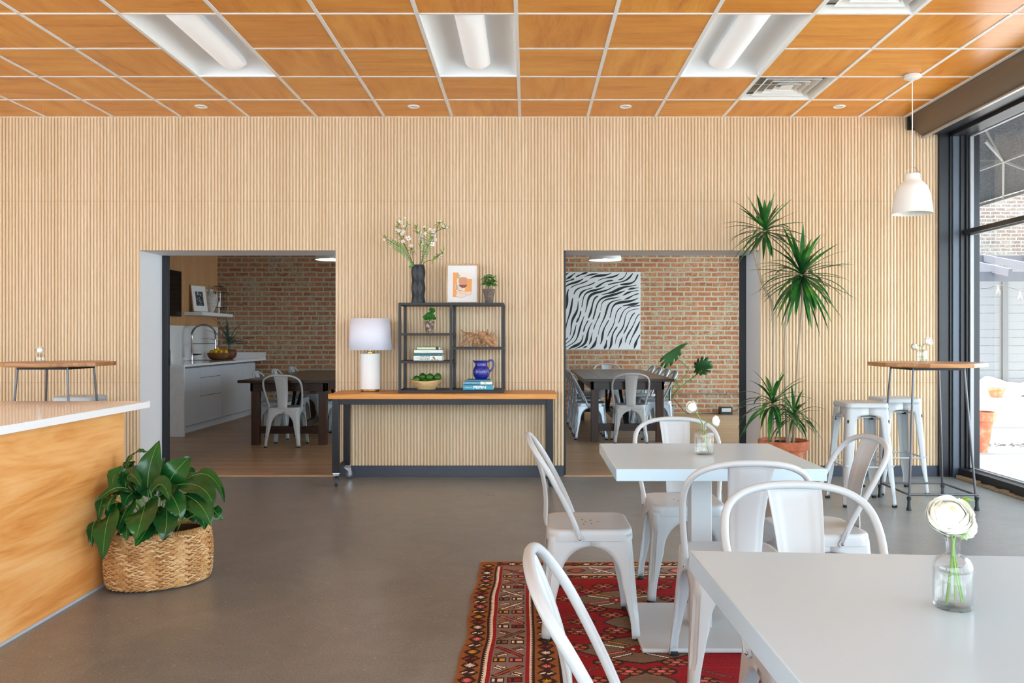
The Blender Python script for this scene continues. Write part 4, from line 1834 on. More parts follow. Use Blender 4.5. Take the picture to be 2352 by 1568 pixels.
    cc[:, :, :3] = col.reshape(-1, 1, 3)
    at.data.foreach_set('color', cc.reshape(-1))
    me.update()
    me.validate()
    mt = mat('rug_wool', (160, 50, 50), 0.95, spec=0.1)
    t = NT(mt)
    a_ = t.new('ShaderNodeVertexColor', layer_name='weave')
    t.base(a_.outputs['Color'])
    t.bump(t.noise(t.coord(scale=(1, 2.5, 1)), 330, 2, 0.6), 0.5, 0.003)
    me.materials.append(mt)
    r = thing('rug', 'patterned red and brown flatweave rug under the white tables', 'rug', ((X0 + X1) / 2, (Y0 + Y1) / 2, 0))
    o = bpy.data.objects.new('weave', me)
    COL.objects.link(o)
    o.parent = r
    o.location = (-(X0 + X1) / 2, -(Y0 + Y1) / 2, 0)
    m = M()
    random.seed(2)
    for i in range(330):
        x = X0 + i * (X1 - X0) / 330
        L = random.uniform(0.006, 0.02)
        m.bar((x, Y1 - 0.003, 0.004), (x + random.uniform(-.006, .006), Y1 + L, 0.002), 0.0022, 0.0015)
    f = m.build('fringe', mat('fringe_wool', (206, 186, 156), 0.95), r, loc=(-(X0 + X1) / 2, -(Y0 + Y1) / 2, 0))
    f['kind'] = 'stuff'


make_rug()

# ================================================================== kitchen seen through the left doorway
CAB = mat('gloss_white_cabinet', (206, 212, 220), 0.12, spec=0.5)
kc = thing('kitchen_cabinet', 'white glossy handleless base cabinets along the kitchen wall', 'cabinet', (-4.42, 11.9, 0))
yA, yB = 10.38, 13.35
m = M()
m.box(-0.70, -0.02, yA - 11.9, yB - 11.9, 0.09, 0.862)
m.build('body', mat('cabinet_gap', (120, 124, 130), 0.5), kc)
m = M()
m.box(-0.70, -0.045, yA - 11.9, yB - 11.9, 0.0, 0.09)
m.build('toe_kick', CAB, kc)
ys = [yA + 0.10, 10.62, 11.18, 12.02, 12.52, 12.98, yB]
ys = [10.40, 10.60, 11.10, 11.85, 12.42, 12.92, yB]
for i in range(6):
    a, b = ys[i] - 11.9 + 0.003, ys[i + 1] - 11.9 - 0.003
    if i == 2:
        for z0, z1 in ((0.10, 0.452), (0.458, 0.70), (0.706, 0.845)):
            m = M()
            m.box(-0.02, 0.0, a, b, z0, z1)
            d = m.build('drawer', CAB, kc, bevel=0.002)
            p = M()
            p.box(0.0, 0.008, (a + b) / 2 - 0.012, (a + b) / 2 + 0.012, z1 - 0.006, z1 + 0.001)
            p.build('pull_tab', BOLT, d)
    else:
        m = M()
        m.box(-0.02, 0.0, a, b, 0.10, 0.845)
        d = m.build('door', CAB, kc, bevel=0.002)
        p = M()
        p.box(0.0, 0.008, b - 0.09, b - 0.066, 0.839, 0.846)
        p.build('pull_tab', BOLT, d)
ep = M()
ep.box(-0.71, 0.10, 0, 0.035, 0, 0.875)
o = ep.build('end_panel', mat('marbled_quartz', (226, 228, 230), 0.2), kc, loc=(0, 10.34 - 11.9, 0), bevel=0.001)
t = NT(MATS['marbled_quartz'])
t.base(t.ramp(t.noise(t.coord(), 7, 6, 0.7, 1.0), [(0.3, (232, 234, 236)), (0.62, (222, 222, 222)), (0.74, (178, 172, 168))]))
kt = thing('kitchen_worktop', 'white quartz kitchen worktop with splashback', 'worktop', (-4.42, 11.9, 0.875))
m = M()
m.box(-0.71, 0.10, 10.34 - 11.9, 13.585 - 11.9, 0, 0.032)
m.build('top', QUARTZ, kt, bevel=0.001)
m = M()
m.box(-0.708, -0.69, 10.34 - 11.9, 13.585 - 11.9, 0.032, 0.548)
m.build('splashback', QUARTZ, kt)
m = M()
m.box(-0.69, 0.09, 13.57 - 11.9, 13.598 - 11.9, 0.032, 0.13)
m.build('upstand', QUARTZ, kt)
m = M()
m.box(-0.60, -0.13, 12.0 - 11.9, 12.62 - 11.9, 0.0325, 0.034)
m.build('sink', mat('sink_steel', (120, 122, 126), 0.3, metal=0.8), kt)
fa = thing('spring_faucet', 'chrome spring-necked kitchen faucet beside the sink', 'faucet', (-4.97, 12.18, 0.907))
m = M()
m.lathe([(0.026, 0), (0.026, 0.01), (0.02, 0.014), (0.02, 0.17), (0.014, 0.18), (0.012, 0.38)], 20)
m.build('riser', CHROME, fa, smooth=40)
arc = [Vector((0.12 - 0.12 * math.cos(a), 0.14 - 0.14 * math.cos(a), 0.38 + 0.15 * math.sin(a))) for a in [PI * k / 20 for k in range(21)]]
arc = [Vector((0, 0, 0.36))] + arc + [Vector((0.24, 0.28, 0.30))]
m = M()
m.tube(arc, 0.006, 8)
m.build('hose', BLACK_STEEL, fa, smooth=60)
m = M()
ap = catmull(arc, 5)
coil = []
nrm_ = Vector((0.75, -0.65, 0)).normalized()
for i in range(2, len(ap) - 2):
    t_ = (ap[i + 1] - ap[i - 1]).normalized()
    b_ = t_.cross(nrm_)
    for q in range(6):
        a_ = 2 * PI * (i * 0.5 + q / 12)
        coil.append(ap[i].lerp(ap[i + 1], q / 6) + (nrm_ * math.cos(a_) + b_ * math.sin(a_)) * 0.014)
m.tube(coil, 0.0034, 5)
m.build('spring', CHROME, fa, smooth=60)
m = M()
m.tube([(0.24, 0.28, 0.31), (0.24, 0.28, 0.25), (0.24, 0.28, 0.17)], [0.012, 0.014, 0.018], 14)
m.tube([(0, 0, 0.25), (0.24, 0.28, 0.25)], 0.005, 8)
m.build('spray_head', CHROME, fa, smooth=40)
m = M()
m.tube([(0.018, 0, 0.09), (0.06, 0.02, 0.09), (0.13, 0.05, 0.095)], [0.014, 0.012, 0.006], 10)
m.build('lever', BLACK_STEEL, fa, smooth=40)

BOWLW = wood('dark_bowl_wood', (132, 84, 48), (168, 114, 66), (96, 58, 34), 0, 30, 6, 0.5)
bc = Vector((-4.70, 12.50, 0.909))
bw = thing('fruit_bowl', 'dark wooden bowl of lemons on the kitchen worktop', 'bowl', bc)
m = M()
def bowl_fn(rad, h, sx, sy, thick=0.012, tilt=0.0, flat=0.45):
    prof = []
    for k in range(9):
        a = k / 8
        prof.append((rad * (flat + (1 - flat) * math.sin(a * PI / 2)), h * (1 - math.cos(a * PI / 2)) if k else 0.0))
    inner = [(max(0.0, r - thick), z + thick * (1 - z / h)) for r, z in reversed(prof)]
    return prof + inner + [(0.0, inner[-1][1])]
m.lathe(bowl_fn(0.15, 0.105, 1, 1), 36, sx=1.1, sy=0.85)
m.build('bowl', BOWLW, bw, smooth=50)
LEMON = mat('lemon_skin', (226, 178, 24), 0.4)
def lemon_obj(name, label, cat, grp, loc, r, mt, rot, stretch=1.22, nip=True):
    m = M()
    m.ball((0, 0, 0), r, 20, 14, sx=stretch, fn=lambda d: 1 + (0.16 * max(0, abs(d.x) - 0.9) / 0.1 if nip else 0) + 0.015 * mnoise.noise(d * 9))
    o = m.build(name, mt, None, smooth=70, loc=loc)
    o.rotation_euler = rot
    return tag(o, label, cat, grp)
for i, (dx, dy, dz, lb) in enumerate(((-0.085, -0.03, 0.117, 'lemon at the left of the kitchen bowl'), (-0.02, -0.05, 0.124, 'lemon at the front of the kitchen bowl'), (0.045, -0.03, 0.120, 'lemon right of centre in the kitchen bowl'),
                                     (0.112, 0.0, 0.115, 'lemon at the right end of the kitchen bowl'), (-0.03, 0.04, 0.150, 'topmost lemon in the kitchen bowl'), (0.045, 0.055, 0.115, 'lemon at the back of the kitchen bowl'), (-0.10, 0.05, 0.095, 'half-hidden lemon at the back left of the kitchen bowl'))):
    lemon_obj('lemon', lb, 'lemon', 'lemons in the kitchen bowl', bc + Vector((dx, dy, dz)), 0.034, LEMON, (i * 0.7, i * 0.5, i * 1.1))


LEAF_D = mat('dark_leaf', (34, 84, 40), 0.32, spec=0.5)
LEAF_G = mat('green_leaf', (58, 120, 48), 0.35, spec=0.5)
LEAF_L = mat('light_leaf', (128, 166, 70), 0.4, spec=0.4)
LEAF_B = mat('blue_green_leaf', (74, 104, 88), 0.45)
MIDRIB = mat('leaf_midrib', (120, 170, 84), 0.4)
STEM = mat('plant_stem', (96, 148, 66), 0.45)
BARK = mat('cane_bark', (176, 158, 134), 0.85)
SOIL = mat('soil', (46, 34, 28), 0.95)


def strap(m, p0, d, L, w, droop, mi=0, seg=9, fold=0.25, side=None):
    """long narrow leaf: leaves p0 in direction d and bends down"""
    d = Vector(d).normalized()
    up = Vector((0, 0, 1))
    sd = side or d.cross(up)
    if sd.length < 0.05:
        sd = Vector((1, 0, 0))
    sd = sd.normalized()
    vs = []
    p = Vector(p0)
    cur = d.copy()
    for i in range(seg + 1):
        t = i / seg
        ww = w * (0.42 + 0.58 * math.sin(min(1.0, t * 1.9) * PI / 2)) * (1 - max(0, (t - 0.45) / 0.55) ** 1.6)
        nrm = sd.cross(cur).normalized()
        vs += [p - sd * ww / 2 + nrm * ww * fold * 0.5, p, p + sd * ww / 2 + nrm * ww * fold * 0.5]
        cur = (cur - up * droop / seg * (0.4 + 1.2 * t)).normalized()
        p = p + cur * (L / seg)
    fs = []
    for i in range(seg):
        a = i * 3
        fs += [(a, a + 1, a + 4, a + 3), (a + 1, a + 2, a + 5, a + 4)]
    m.add(vs, fs, mi)


# agave-like plant in a round pot behind the lemons
ap_ = thing('potted_plant', 'long-leaved blue-green plant in a pot behind the lemon bowl', 'plant', (-4.70, 12.95, 0.907))
m = M()
m.lathe([(0.05, 0), (0.10, 0.03), (0.118, 0.08), (0.112, 0.13), (0.095, 0.15), (0.088, 0.15), (0.088, 0.13), (0, 0.13)], 30)
m.build('pot', mat('brown_pot', (112, 66, 42), 0.5), ap_, smooth=50)
m = M()
random.seed(8)
for i in range(26):
    a = i * 2.39996
    el = random.uniform(0.2, 1.25)
    d = (math.cos(a) * math.cos(el), math.sin(a) * math.cos(el), math.sin(el))
    strap(m, (0.01 * d[0], 0.01 * d[1], 0.21 + 0.05 * math.sin(el)), d, random.uniform(0.3, 0.56) * (1 if d[1] < 0.5 else 0.8), 0.03, random.uniform(0.4, 1.9), seg=10, fold=0.5)
m.tube([(0, 0, 0.12), (0.005, 0, 0.3)], [0.02, 0.016], 8)
m.v = [(max(v[0], -0.41), min(v[1], 0.60), max(v[2], 0.004)) for v in m.v]
m.build('foliage', LEAF_B, ap_, smooth=60)

# floating shelf with things, television
fsh = M()
fsh.box(0, 0.27, 0, 1.28, -0.05, 0)
o = fsh.build('floating_shelf', WHITE_PAINT, None, bevel=0.002, loc=(-5.128, 12.29, 1.632))
tag(o, 'white floating shelf above the kitchen splashback', 'shelf')
tv = thing('television', 'black flat television on the slatted kitchen wall', 'television', (-5.10, 11.3, 1.88))
m = M()
m.box(0.0, 0.045, -0.72, 0.72, -0.33, 0.33)
m.build('casing', mat('tv_black', (16, 17, 18), 0.3), tv, bevel=0.004)
m = M()
m.box(0.045, 0.046, -0.705, 0.705, -0.315, 0.315)
m.build('screen', mat('tv_screen', (8, 8, 10), 0.12, spec=0.25), tv)
m = M()
m.box(-0.025, 0.0, -0.2, 0.2, -0.2, 0.2)
m.build('wall_mount', BLACK_STEEL, tv)

pf = thing('picture_frame', 'framed dark floral print with white mat leaning on the kitchen shelf', 'picture', (-4.995, 12.58, 1.633), R(66))
tilt = Matrix.Rotation(R(-9), 4, 'X')
m = M()
w2, h2 = 0.155, 0.42
for a in ((-w2, -w2 + .014, 0, h2), (w2 - .014, w2, 0, h2), (-w2, w2, 0, .014), (-w2, w2, h2 - .014, h2)):
    m.box(a[0], a[1], -0.012, 0.012, a[2], a[3], mtx=tilt)
m.build('frame', FRAMEWOOD, pf)
m = M()
m.box(-w2 + .01, w2 - .01, -0.004, 0.004, .01, h2 - .01, mtx=tilt)
m.build('mat_board', mat('mat_board', (232, 232, 230), 0.7), pf)
FLORAL = mat('floral_print', (50, 60, 50), 0.5)
t = NT(FLORAL)
vo = t.new('ShaderNodeTexVoronoi')
vo.inputs['Scale'].default_value = 42
t.link(t.coord(), vo.inputs['Vector'])
sep = t.new('ShaderNodeSeparateColor')
t.link(vo.outputs['Color'], sep.inputs[0])
t.base(t.ramp(sep.outputs[0], [(0.1, (30, 36, 32)), (0.45, (54, 84, 56)), (0.7, (120, 60, 110)), (0.85, (60, 74, 70)), (0.95, (190, 196, 200))]))
m = M()
m.box(-0.075, 0.075, -0.0062, -0.004, .10, .32, mtx=tilt)
m.build('print', FLORAL, pf)

ur = thing('urn', 'rough white clay urn with a handle on the kitchen shelf', 'vase', (-4.985, 12.93, 1.632))
m = M()
prf = catmull([(0.045, 0, 0), (0.055, 0, 0.03), (0.088, 0, 0.12), (0.108, 0, 0.20), (0.106, 0, 0.245), (0.078, 0, 0.292), (0.048, 0, 0.315), (0.042, 0, 0.345), (0.052, 0, 0.372)], 4)
m.lathe([(p.x, p.z) for p in prf] + [(0.044, 0.372), (0.034, 0.345), (0, 0.34)], 36)
CLAY = mat('white_clay', (208, 204, 198), 0.8)
t = NT(CLAY)
t.base(t.ramp(t.noise(t.coord(scale=(1, 1, 3)), 14, 5, 0.7), [(0.35, (178, 172, 166)), (0.6, (214, 210, 204))]))
m.build('body', CLAY, ur, smooth=50)
m = M()
m.tube(catmull([(-0.03, -0.035, 0.36), (-0.065, -0.07, 0.345), (-0.07, -0.08, 0.29), (-0.062, -0.065, 0.255)], 5), 0.012, 10)
m.build('handle', CLAY, ur, smooth=60)

la = thing('candle_lantern', 'geometric wire and glass candle lantern on the kitchen shelf', 'lantern', (-4.985, 13.27, 1.632))
m = M()
r0, r1, r2, r3 = 0.085, 0.13, 0.125, 0.07
ks = range(6)
def hexp(r, z, k):
    return (r * math.cos(k * PI / 3 + .2), r * math.sin(k * PI / 3 + .2), z)
for k in ks:
    m.tube([hexp(r0, 0.002, k), hexp(r1, 0.10, k), hexp(r2, 0.34, k), hexp(r3, 0.44, k)], 0.0032, 6)
    for r_, z_ in ((r0, 0.004), (r1, 0.10), (r2, 0.34), (r3, 0.44)):
        m.tube([hexp(r_, z_, k), hexp(r_, z_, (k + 1) % 6)], 0.0032, 6)
m.build('wire_frame', BLACK_STEEL, la)
m = M()
m.lathe([(0.058, 0.11), (0.058, 0.36)], 28, cap0=False, cap1=False)
m.lathe([(0.055, 0.36), (0.055, 0.11)], 28, cap0=False, cap1=False)
m.build('glass_cylinder', THINGLASS, la, smooth=50)
m = M()
m.lathe([(0.018, 0.004), (0.018, 0.1), (0.06, 0.1), (0.06, 0.112), (0, 0.112)], 20)
m.build('stand', WHITE_PAINT, la)
m = M()
m.lathe([(0.024, 0.112), (0.024, 0.185), (0.02, 0.19), (0, 0.19)], 20)
m.build('candle', mat('wax', (238, 234, 224), 0.5), la, smooth=40)

# ================================================================== painting, monstera, conduit in the right doorway
pt = thing('painting', 'large white canvas with flowing black brush lines on the brick wall', 'painting', (1.22, YE - 0.04, 1.69))
S = 0.64
m = M()
m.box(-S, S, 0.0, 0.036, -S, S)
m.build('canvas', mat('canvas_white', (226, 230, 232), 0.7), pt, bevel=0.002)
m = M()
random.seed(21)


def stroke(pts, w):
    """tapered brush stroke on the canvas; pts are (u, v) in -1..1"""
    c = catmull([(x * S, 0, z * S) for x, z in pts], 7)
    n = len(c)
    L, Rr = [], []
    for i, p in enumerate(c):
        t_ = (c[min(i + 1, n - 1)] - c[max(i - 1, 0)])
        t_.normalize()
        nn = Vector((-t_.z, 0, t_.x))
        k = i / (n - 1)
        ww = w * S * (0.25 + 0.75 * math.sin(PI * min(1, max(0.0, k))) ** 0.55) * (0.8 + 0.3 * math.sin(k * 7 + w * 900))
        a, b = p + nn * ww / 2, p - nn * ww / 2
        for q in (a, b):
            q.x = max(-S + .001, min(S - .001, q.x))
            q.z = max(-S + .001, min(S - .001, q.z))
        L.append(a)
        Rr.append(b)
    y0, y1 = -0.0012, 0.0002
    vs = []
    for a, b in zip(L, Rr):
        vs += [(a.x, y0, a.z), (b.x, y0, b.z)]
    m.add(vs, [(2 * i, 2 * i + 1, 2 * i + 3, 2 * i + 2) for i in range(n - 1)])


# wavy lines rising to the right, evenly spaced, broken into strokes
def wave_pt(sv, c):
    e1 = (math.cos(R(47)), math.sin(R(47)))
    e2 = (-e1[1], e1[0])
    d = c + 0.15 * math.sin(3.3 * sv + 1.3 * c + 0.9) + 0.035 * math.sin(9.0 * sv + 4.0 * c)
    bend = -0.16 * sv * sv
    return (sv * e1[0] + (d + bend) * e2[0], sv * e1[1] + (d + bend) * e2[1])


ci = 0
c = -1.5
while c < 1.75:
    sv = -1.6 + random.uniform(0, .3)
    while sv < 1.6:
        ln = random.choice((0.3, 0.45, 0.6, 0.8, 1.1))
        n_ = max(4, int(ln / 0.07))
        run = []
        for k in range(n_ + 1):
            p = wave_pt(sv + ln * k / n_, c + 0.012 * math.sin(k * .7 + ci))
            if abs(p[0]) <= 1.0 and abs(p[1]) <= 1.0:
                run.append(p)
            elif len(run) >= 3:
                break
            else:
                run = []
        if len(run) >= 3:
            stroke(run, random.uniform(0.034, 0.07))
        sv += ln + random.uniform(0.03, 0.09)
    c += random.uniform(0.105, 0.145)
    ci += 1
m.build('brushwork', mat('black_paint', (28, 30, 34), 0.5), pt)

cd = thing('conduit', 'grey metal pipe running along the brick wall near the floor', 'pipe', (1.2, YE - 0.02, 0.326))
m = M()
m.tube([(-0.9, 0, 0), (2.6, 0, 0)], 0.011, 10)
m.build('pipe', mat('conduit_grey', (150, 146, 138), 0.5, metal=0.4), cd, smooth=60)
for x in (-0.3, 1.0, 2.1):
    m = M()
    m.box(x - .012, x + .012, -0.016, 0.018, -0.016, 0.016)
    m.build('strap', mat('conduit_grey', (150, 146, 138), 0.5, metal=0.4), cd)
m = M()
m.box(1.02, 1.14, -0.03, 0.018, -0.05, 0.07)
m.build('junction_box', mat('box_steel', (140, 146, 150), 0.4, metal=0.5), cd, bevel=0.004)
fl = thing('floor_speaker', 'small black box with a pale front on the floor by the brick wall', 'box', (3.22, 13.4, 0))
m = M()
m.box(-0.10, 0.10, -0.07, 0.07, 0, 0.12)
m.build('case', mat('tv_black', (16, 17, 18), 0.3), fl, bevel=0.006)
m = M()
m.box(-0.075, 0.075, -0.073, -0.07, 0.045, 0.105)
m.build('front_panel', mat('pale_panel', (190, 194, 194), 0.5), fl)
cbl = M()
cbl.tube(catmull([(2.35, 13.52, 0.30), (2.5, 13.5, 0.12), (2.62, 13.45, 0.006), (2.9, 13.42, 0.006), (3.12, 13.44, 0.006)], 8), 0.005, 6)
o = cbl.build('power_cable', RUBBER, None, smooth=60)
tag(o, 'thin black cable running from the wall pipe to the small floor box', 'cable')

mo = thing('monstera_plant', 'monstera with two large split leaves beside the dark table, right doorway', 'plant', (2.06, 12.15, 0))
m = M()
m.lathe([(0.08, 0), (0.1, 0.2), (0.108, 0.2), (0.108, 0.24), (0.1, 0.24), (0.095, 0.18), (0, 0.18)], 30)
m.build('pot', mat('grey_pot', (120, 120, 118), 0.6), mo, smooth=40)
m = M()
b0 = Vector((0.0, 0, 0.22))
def L_(px, py, y=12.0):
    return P(px, py, y) - Vector((2.06, 12.15, 0))
m.tube(catmull([b0, L_(1548, 905), L_(1556, 880), L_(1530, 830), L_(1520, 815, 11.9)], 6), 0.006, 7)
m.tube(catmull([b0, L_(1552, 900, 11.95), L_(1590, 868), L_(1612, 850, 11.85)], 6), 0.008, 7)
m.tube(catmull([b0, L_(1545, 890), L_(1572, 865), L_(1580, 845), L_(1552, 820)], 6), 0.006, 7)
m.tube(catmull([b0, L_(1536, 895, 12.1), L_(1525, 915, 12.2), L_(1500, 880, 12.2)], 6), 0.005, 7)
m.build('stem', STEM, mo, smooth=60)


def split_leaf(c, tip, side, r, cup):
    """heart-shaped leaf with deep notches"""
    c, tip, side = Vector(c), Vector(tip), Vector(side)
    n = 56
    nr = tip.cross(side).normalized()
    out = []
    for k in range(n):
        a = 2 * PI * k / n
        rr = 0.78 + 0.22 * math.cos(a) - 0.25 * math.exp(-((a - PI) / 0.35) ** 2)
        w = abs(math.sin(a))
        if w > 0.25:
            rr *= 1 - 0.42 * max(0, math.sin(k * 1.45)) ** 3
        out.append((a, rr * r))
    vs = [c]
    for ring in (0.35, 0.7, 1.0):
        for a, rr in out:
            q = (r * 0.55 * ring if ring < 0.6 else (rr * ring if ring < 1 else rr))
            if ring < 1:
                q = min(q, rr * 0.95)
            x, y = q * math.cos(a), q * math.sin(a)
            vs.append(c + tip * x + side * y - nr * cup * (q / r) ** 2 * r * (0.4 + abs(math.sin(a))))
    fs = [(0, 1 + k, 1 + (k + 1) % n) for k in range(n)]
    for ri in range(2):
        for k in range(n):
            a0 = 1 + ri * n
            fs.append((a0 + k, a0 + n + k, a0 + n + (k + 1) % n, a0 + (k + 1) % n))
    mm_ = M()
    mm_.add(vs, fs)
    return mm_


split_leaf(L_(1552, 806, 11.9), Vector((-0.86, -0.25, -0.3)).normalized(), Vector((0.3, -0.35, 0.6)).normalized(), 0.27, 0.3).build('leaf', LEAF_D, mo, smooth=60, solid=0.001)
split_leaf(L_(1606, 846, 11.85), Vector((0.8, -0.5, 0.1)).normalized(), Vector((-0.1, -0.35, 0.75)).normalized(), 0.19, 0.4).build('leaf', LEAF_D, mo, smooth=60, solid=0.001)

# ================================================================== woven basket with the big leafy plant
BC = Vector((-1.876, 4.195, 0))
WICK = mat('seagrass', (190, 146, 96), 0.85, spec=0.2)
t = NT(WICK)
t.base(t.ramp(t.noise(t.coord(), 13, 3, 0.6), [(0.3, (166, 118, 70)), (0.5, (200, 154, 102)), (0.7, (222, 184, 134))]))
bk = thing('woven_basket', 'oval woven seagrass basket beside the wooden counter', 'basket', BC, R(33))
BA, BB_ = 0.236, 0.165


def oval(a, z, off=0.0):
    k = 1.0 + 0.05 * math.sin(min(1, z / 0.27) * PI) - 0.06 * max(0, 1 - z / 0.04) ** 2
    x, y = (BA * k + off) * math.cos(a), (BB_ * k + off) * math.sin(a)
    return Vector((x, y, z))


def braid_r(k):
    return k


m = M()
H0 = 0.268
m.grid(lambda u, v: tuple(oval(2 * PI * u, 0.004 + v * (H0 - 0.01), -0.008)), 72, 8, 0, closeu=True)
m.grid(lambda u, v: tuple(oval(2 * PI * u, 0.004, -0.008) * (1 - v) + Vector((0, 0, 0.004)) * v), 72, 2, 0, closeu=True)
m.build('lining', mat('basket_gap_shade', (92, 60, 34), 0.9), bk, smooth=60)  # dark colour puts in the shade between the strands
# chunky braided strands: rows of slanted leaf-shaped tufts, alternating direction row by row
m = M()
rows = 9
per = 2 * PI * math.sqrt((BA ** 2 + BB_ ** 2) / 2)
random.seed(31)
# arc-length table
N = 720
arc_l = [0]
for i in range(N):
    arc_l.append(arc_l[-1] + (oval(2 * PI * (i + 1) / N, .1) - oval(2 * PI * i / N, .1)).length)
tot = arc_l[-1]


def ang_at(s):
    s = s % tot
    lo, hi = 0, N
    while hi - lo > 1:
        md = (lo + hi) // 2
        if arc_l[md] <= s:
            lo = md
        else:
            hi = md
    return 2 * PI * (lo + (s - arc_l[lo]) / max(1e-9, arc_l[hi] - arc_l[lo])) / N


step = 0.027
nst = int(tot / step)
rh = (H0 - 0.02) / rows
for r_ in range(rows):
    zc = 0.012 + (r_ + 0.5) * rh
    for half in (0, 1):
        for i in range(nst):
            s0 = (i + 0.5 * half + random.uniform(-.08, .08)) * step
            dz = rh * (0.58 if half == 0 else -0.58)
            for q in range(3):
                off = (q - 1) * 0.0054
                pts = []
                for k in range(5):
                    f = k / 4
                    s = s0 + (f - 0.1) * step * 1.75
                    z = zc + dz * (1 - f) + (off if half == 0 else -off) * 0.9 + random.uniform(-.0006, .0006)
                    bulge = 0.001 + 0.009 * math.sin(PI * f)
                    pts.append(oval(ang_at(s), max(0.004, z), bulge))
                m.tube(pts, [0.0014, 0.003, 0.0036, 0.003, 0.0014], 6, 1 if (i * 7 + q * 3 + r_ * 5) % 5 == 0 else (2 if (i + q + r_) % 7 == 0 else 0), caps=False)
m.build('braided_wall', [WICK, mat('seagrass_dark', (146, 98, 56), 0.85), mat('seagrass_pale', (226, 192, 146), 0.85)], bk, smooth=70)
m = M()
# wrapped rim
nr_ = 170
for i in range(nr_):
    s = i / nr_ * tot
    a = ang_at(s)
    c = oval(a, H0)
    a2 = ang_at(s + 0.004)
    tg = (oval(a2, H0) - c).normalized()
    nrm = Vector((c.x / BA ** 2, c.y / BB_ ** 2, 0)).normalized()
    ring = []
    for q in range(8):
        th = 2 * PI * q / 8
        ring.append(c + nrm * (0.010 * math.cos(th)) + Vector((0, 0, 0.013 * math.sin(th))) + tg * (0.0015 * math.sin(th)))
    m.tube(ring, 0.0026 + random.uniform(0, .0006), 5, closed=True)
m.grid(lambda u, v: tuple(oval(2 * PI * u, H0 + 0.011 * math.sin(2 * PI * v), 0.008 * math.cos(2 * PI * v))), 72, 9, 0, closeu=True)
m.build('rim', WICK, bk, smooth=70)
for sgn in (1, -1):
    m = M()
    pts = [Vector((sgn * (BA - 0.004 - 0.035 * math.sin(k / 8 * PI)), -0.06 + 0.12 * k / 8, H0 - 0.01 + 0.035 * math.sin(k / 8 * PI))) for k in range(9)]
    m.tube(catmull(pts, 3), 0.008, 8)
    m.build('handle', WICK, bk, smooth=60)

pp = thing('peace_lily', 'large leafy green plant growing in the woven basket', 'plant', BC)
m = M()
m.lathe([(0.12, 0.012), (0.14, 0.15), (0.15, 0.165), (0.15, 0.19), (0.14, 0.19), (0.135, 0.17), (0, 0.17)], 30, sx=1.0, sy=0.9)
m.build('nursery_pot', mat('black_plastic_pot', (30, 30, 30), 0.5), pp, smooth=40)
m = M()
m.lathe([(0.134, 0.175), (0.07, 0.182), (0, 0.185)], 24, cap0=False)
m.build('soil', SOIL, pp)


def broad_leaf(m, p0, pm, p1, w, nrm, ripple=0.0022, seg=18, acr=9, cup=0.16, mi=0, wav=0.006, ph=0.0):
    """broad ribbed leaf blade from p0 to p1 bending through pm"""
    spine = bez(p0, pm * 2 - (p0 + p1) / 2, p1, seg + 1)
    vs = []
    L = sum((spine[i + 1] - spine[i]).length for i in range(seg))
    for i, p in enumerate(spine):
        t = i / seg
        tg = (spine[min(i + 1, seg)] - spine[max(i - 1, 0)]).normalized()
        sd = tg.cross(nrm).normalized()
        n2 = sd.cross(tg).normalized()
        ww = w / 2 * (math.sin(PI * t ** 0.78) ** 0.75) * (1 - 0.25 * t) * 1.18 if 0 < t < 1 else 0.0004
        for j in range(acr):
            u = 2 * j / (acr - 1) - 1
            au = abs(u)
            z = cup * ww * au ** 1.5
            z += ripple * math.sin((t * L - au * ww * 0.55) / 0.0105 * PI) * (1 - (1 - au) ** 3) * min(1, 8 * t * (1 - t))
            z += wav * au ** 3 * math.sin(t * 13 + ph + (1.5 if u > 0 else 0))
            vs.append(p + sd * (u * ww) + n2 * z)
    fs = []
    for i in range(seg):
        for j in range(acr - 1):
            a = i * acr + j
            fs.append((a, a + 1, a + acr + 1, a + acr))
    m.add(vs, fs, mi)
    mid = [spine[i] + (spine[min(i + 1, seg)] - spine[max(i - 1, 0)]).normalized().cross(nrm).normalized().cross((spine[min(i + 1, seg)] - spine[max(i - 1, 0)]).normalized()) * 0.0012 for i in range(seg)]
    return mid


PL = mat('peace_lily_leaf', (30, 96, 38), 0.25, spec=0.55)
t = NT(PL)
t.base(t.ramp(t.noise(t.coord(), 5, 3, 0.6), [(0.3, (16, 62, 30)), (0.6, (28, 90, 38)), (0.8, (44, 112, 46))]))


def Z(x, y, Y):
    """point from the enlarged crop of the plant"""
    return P(x / 3.016, 980 + y / 3.016, Y)


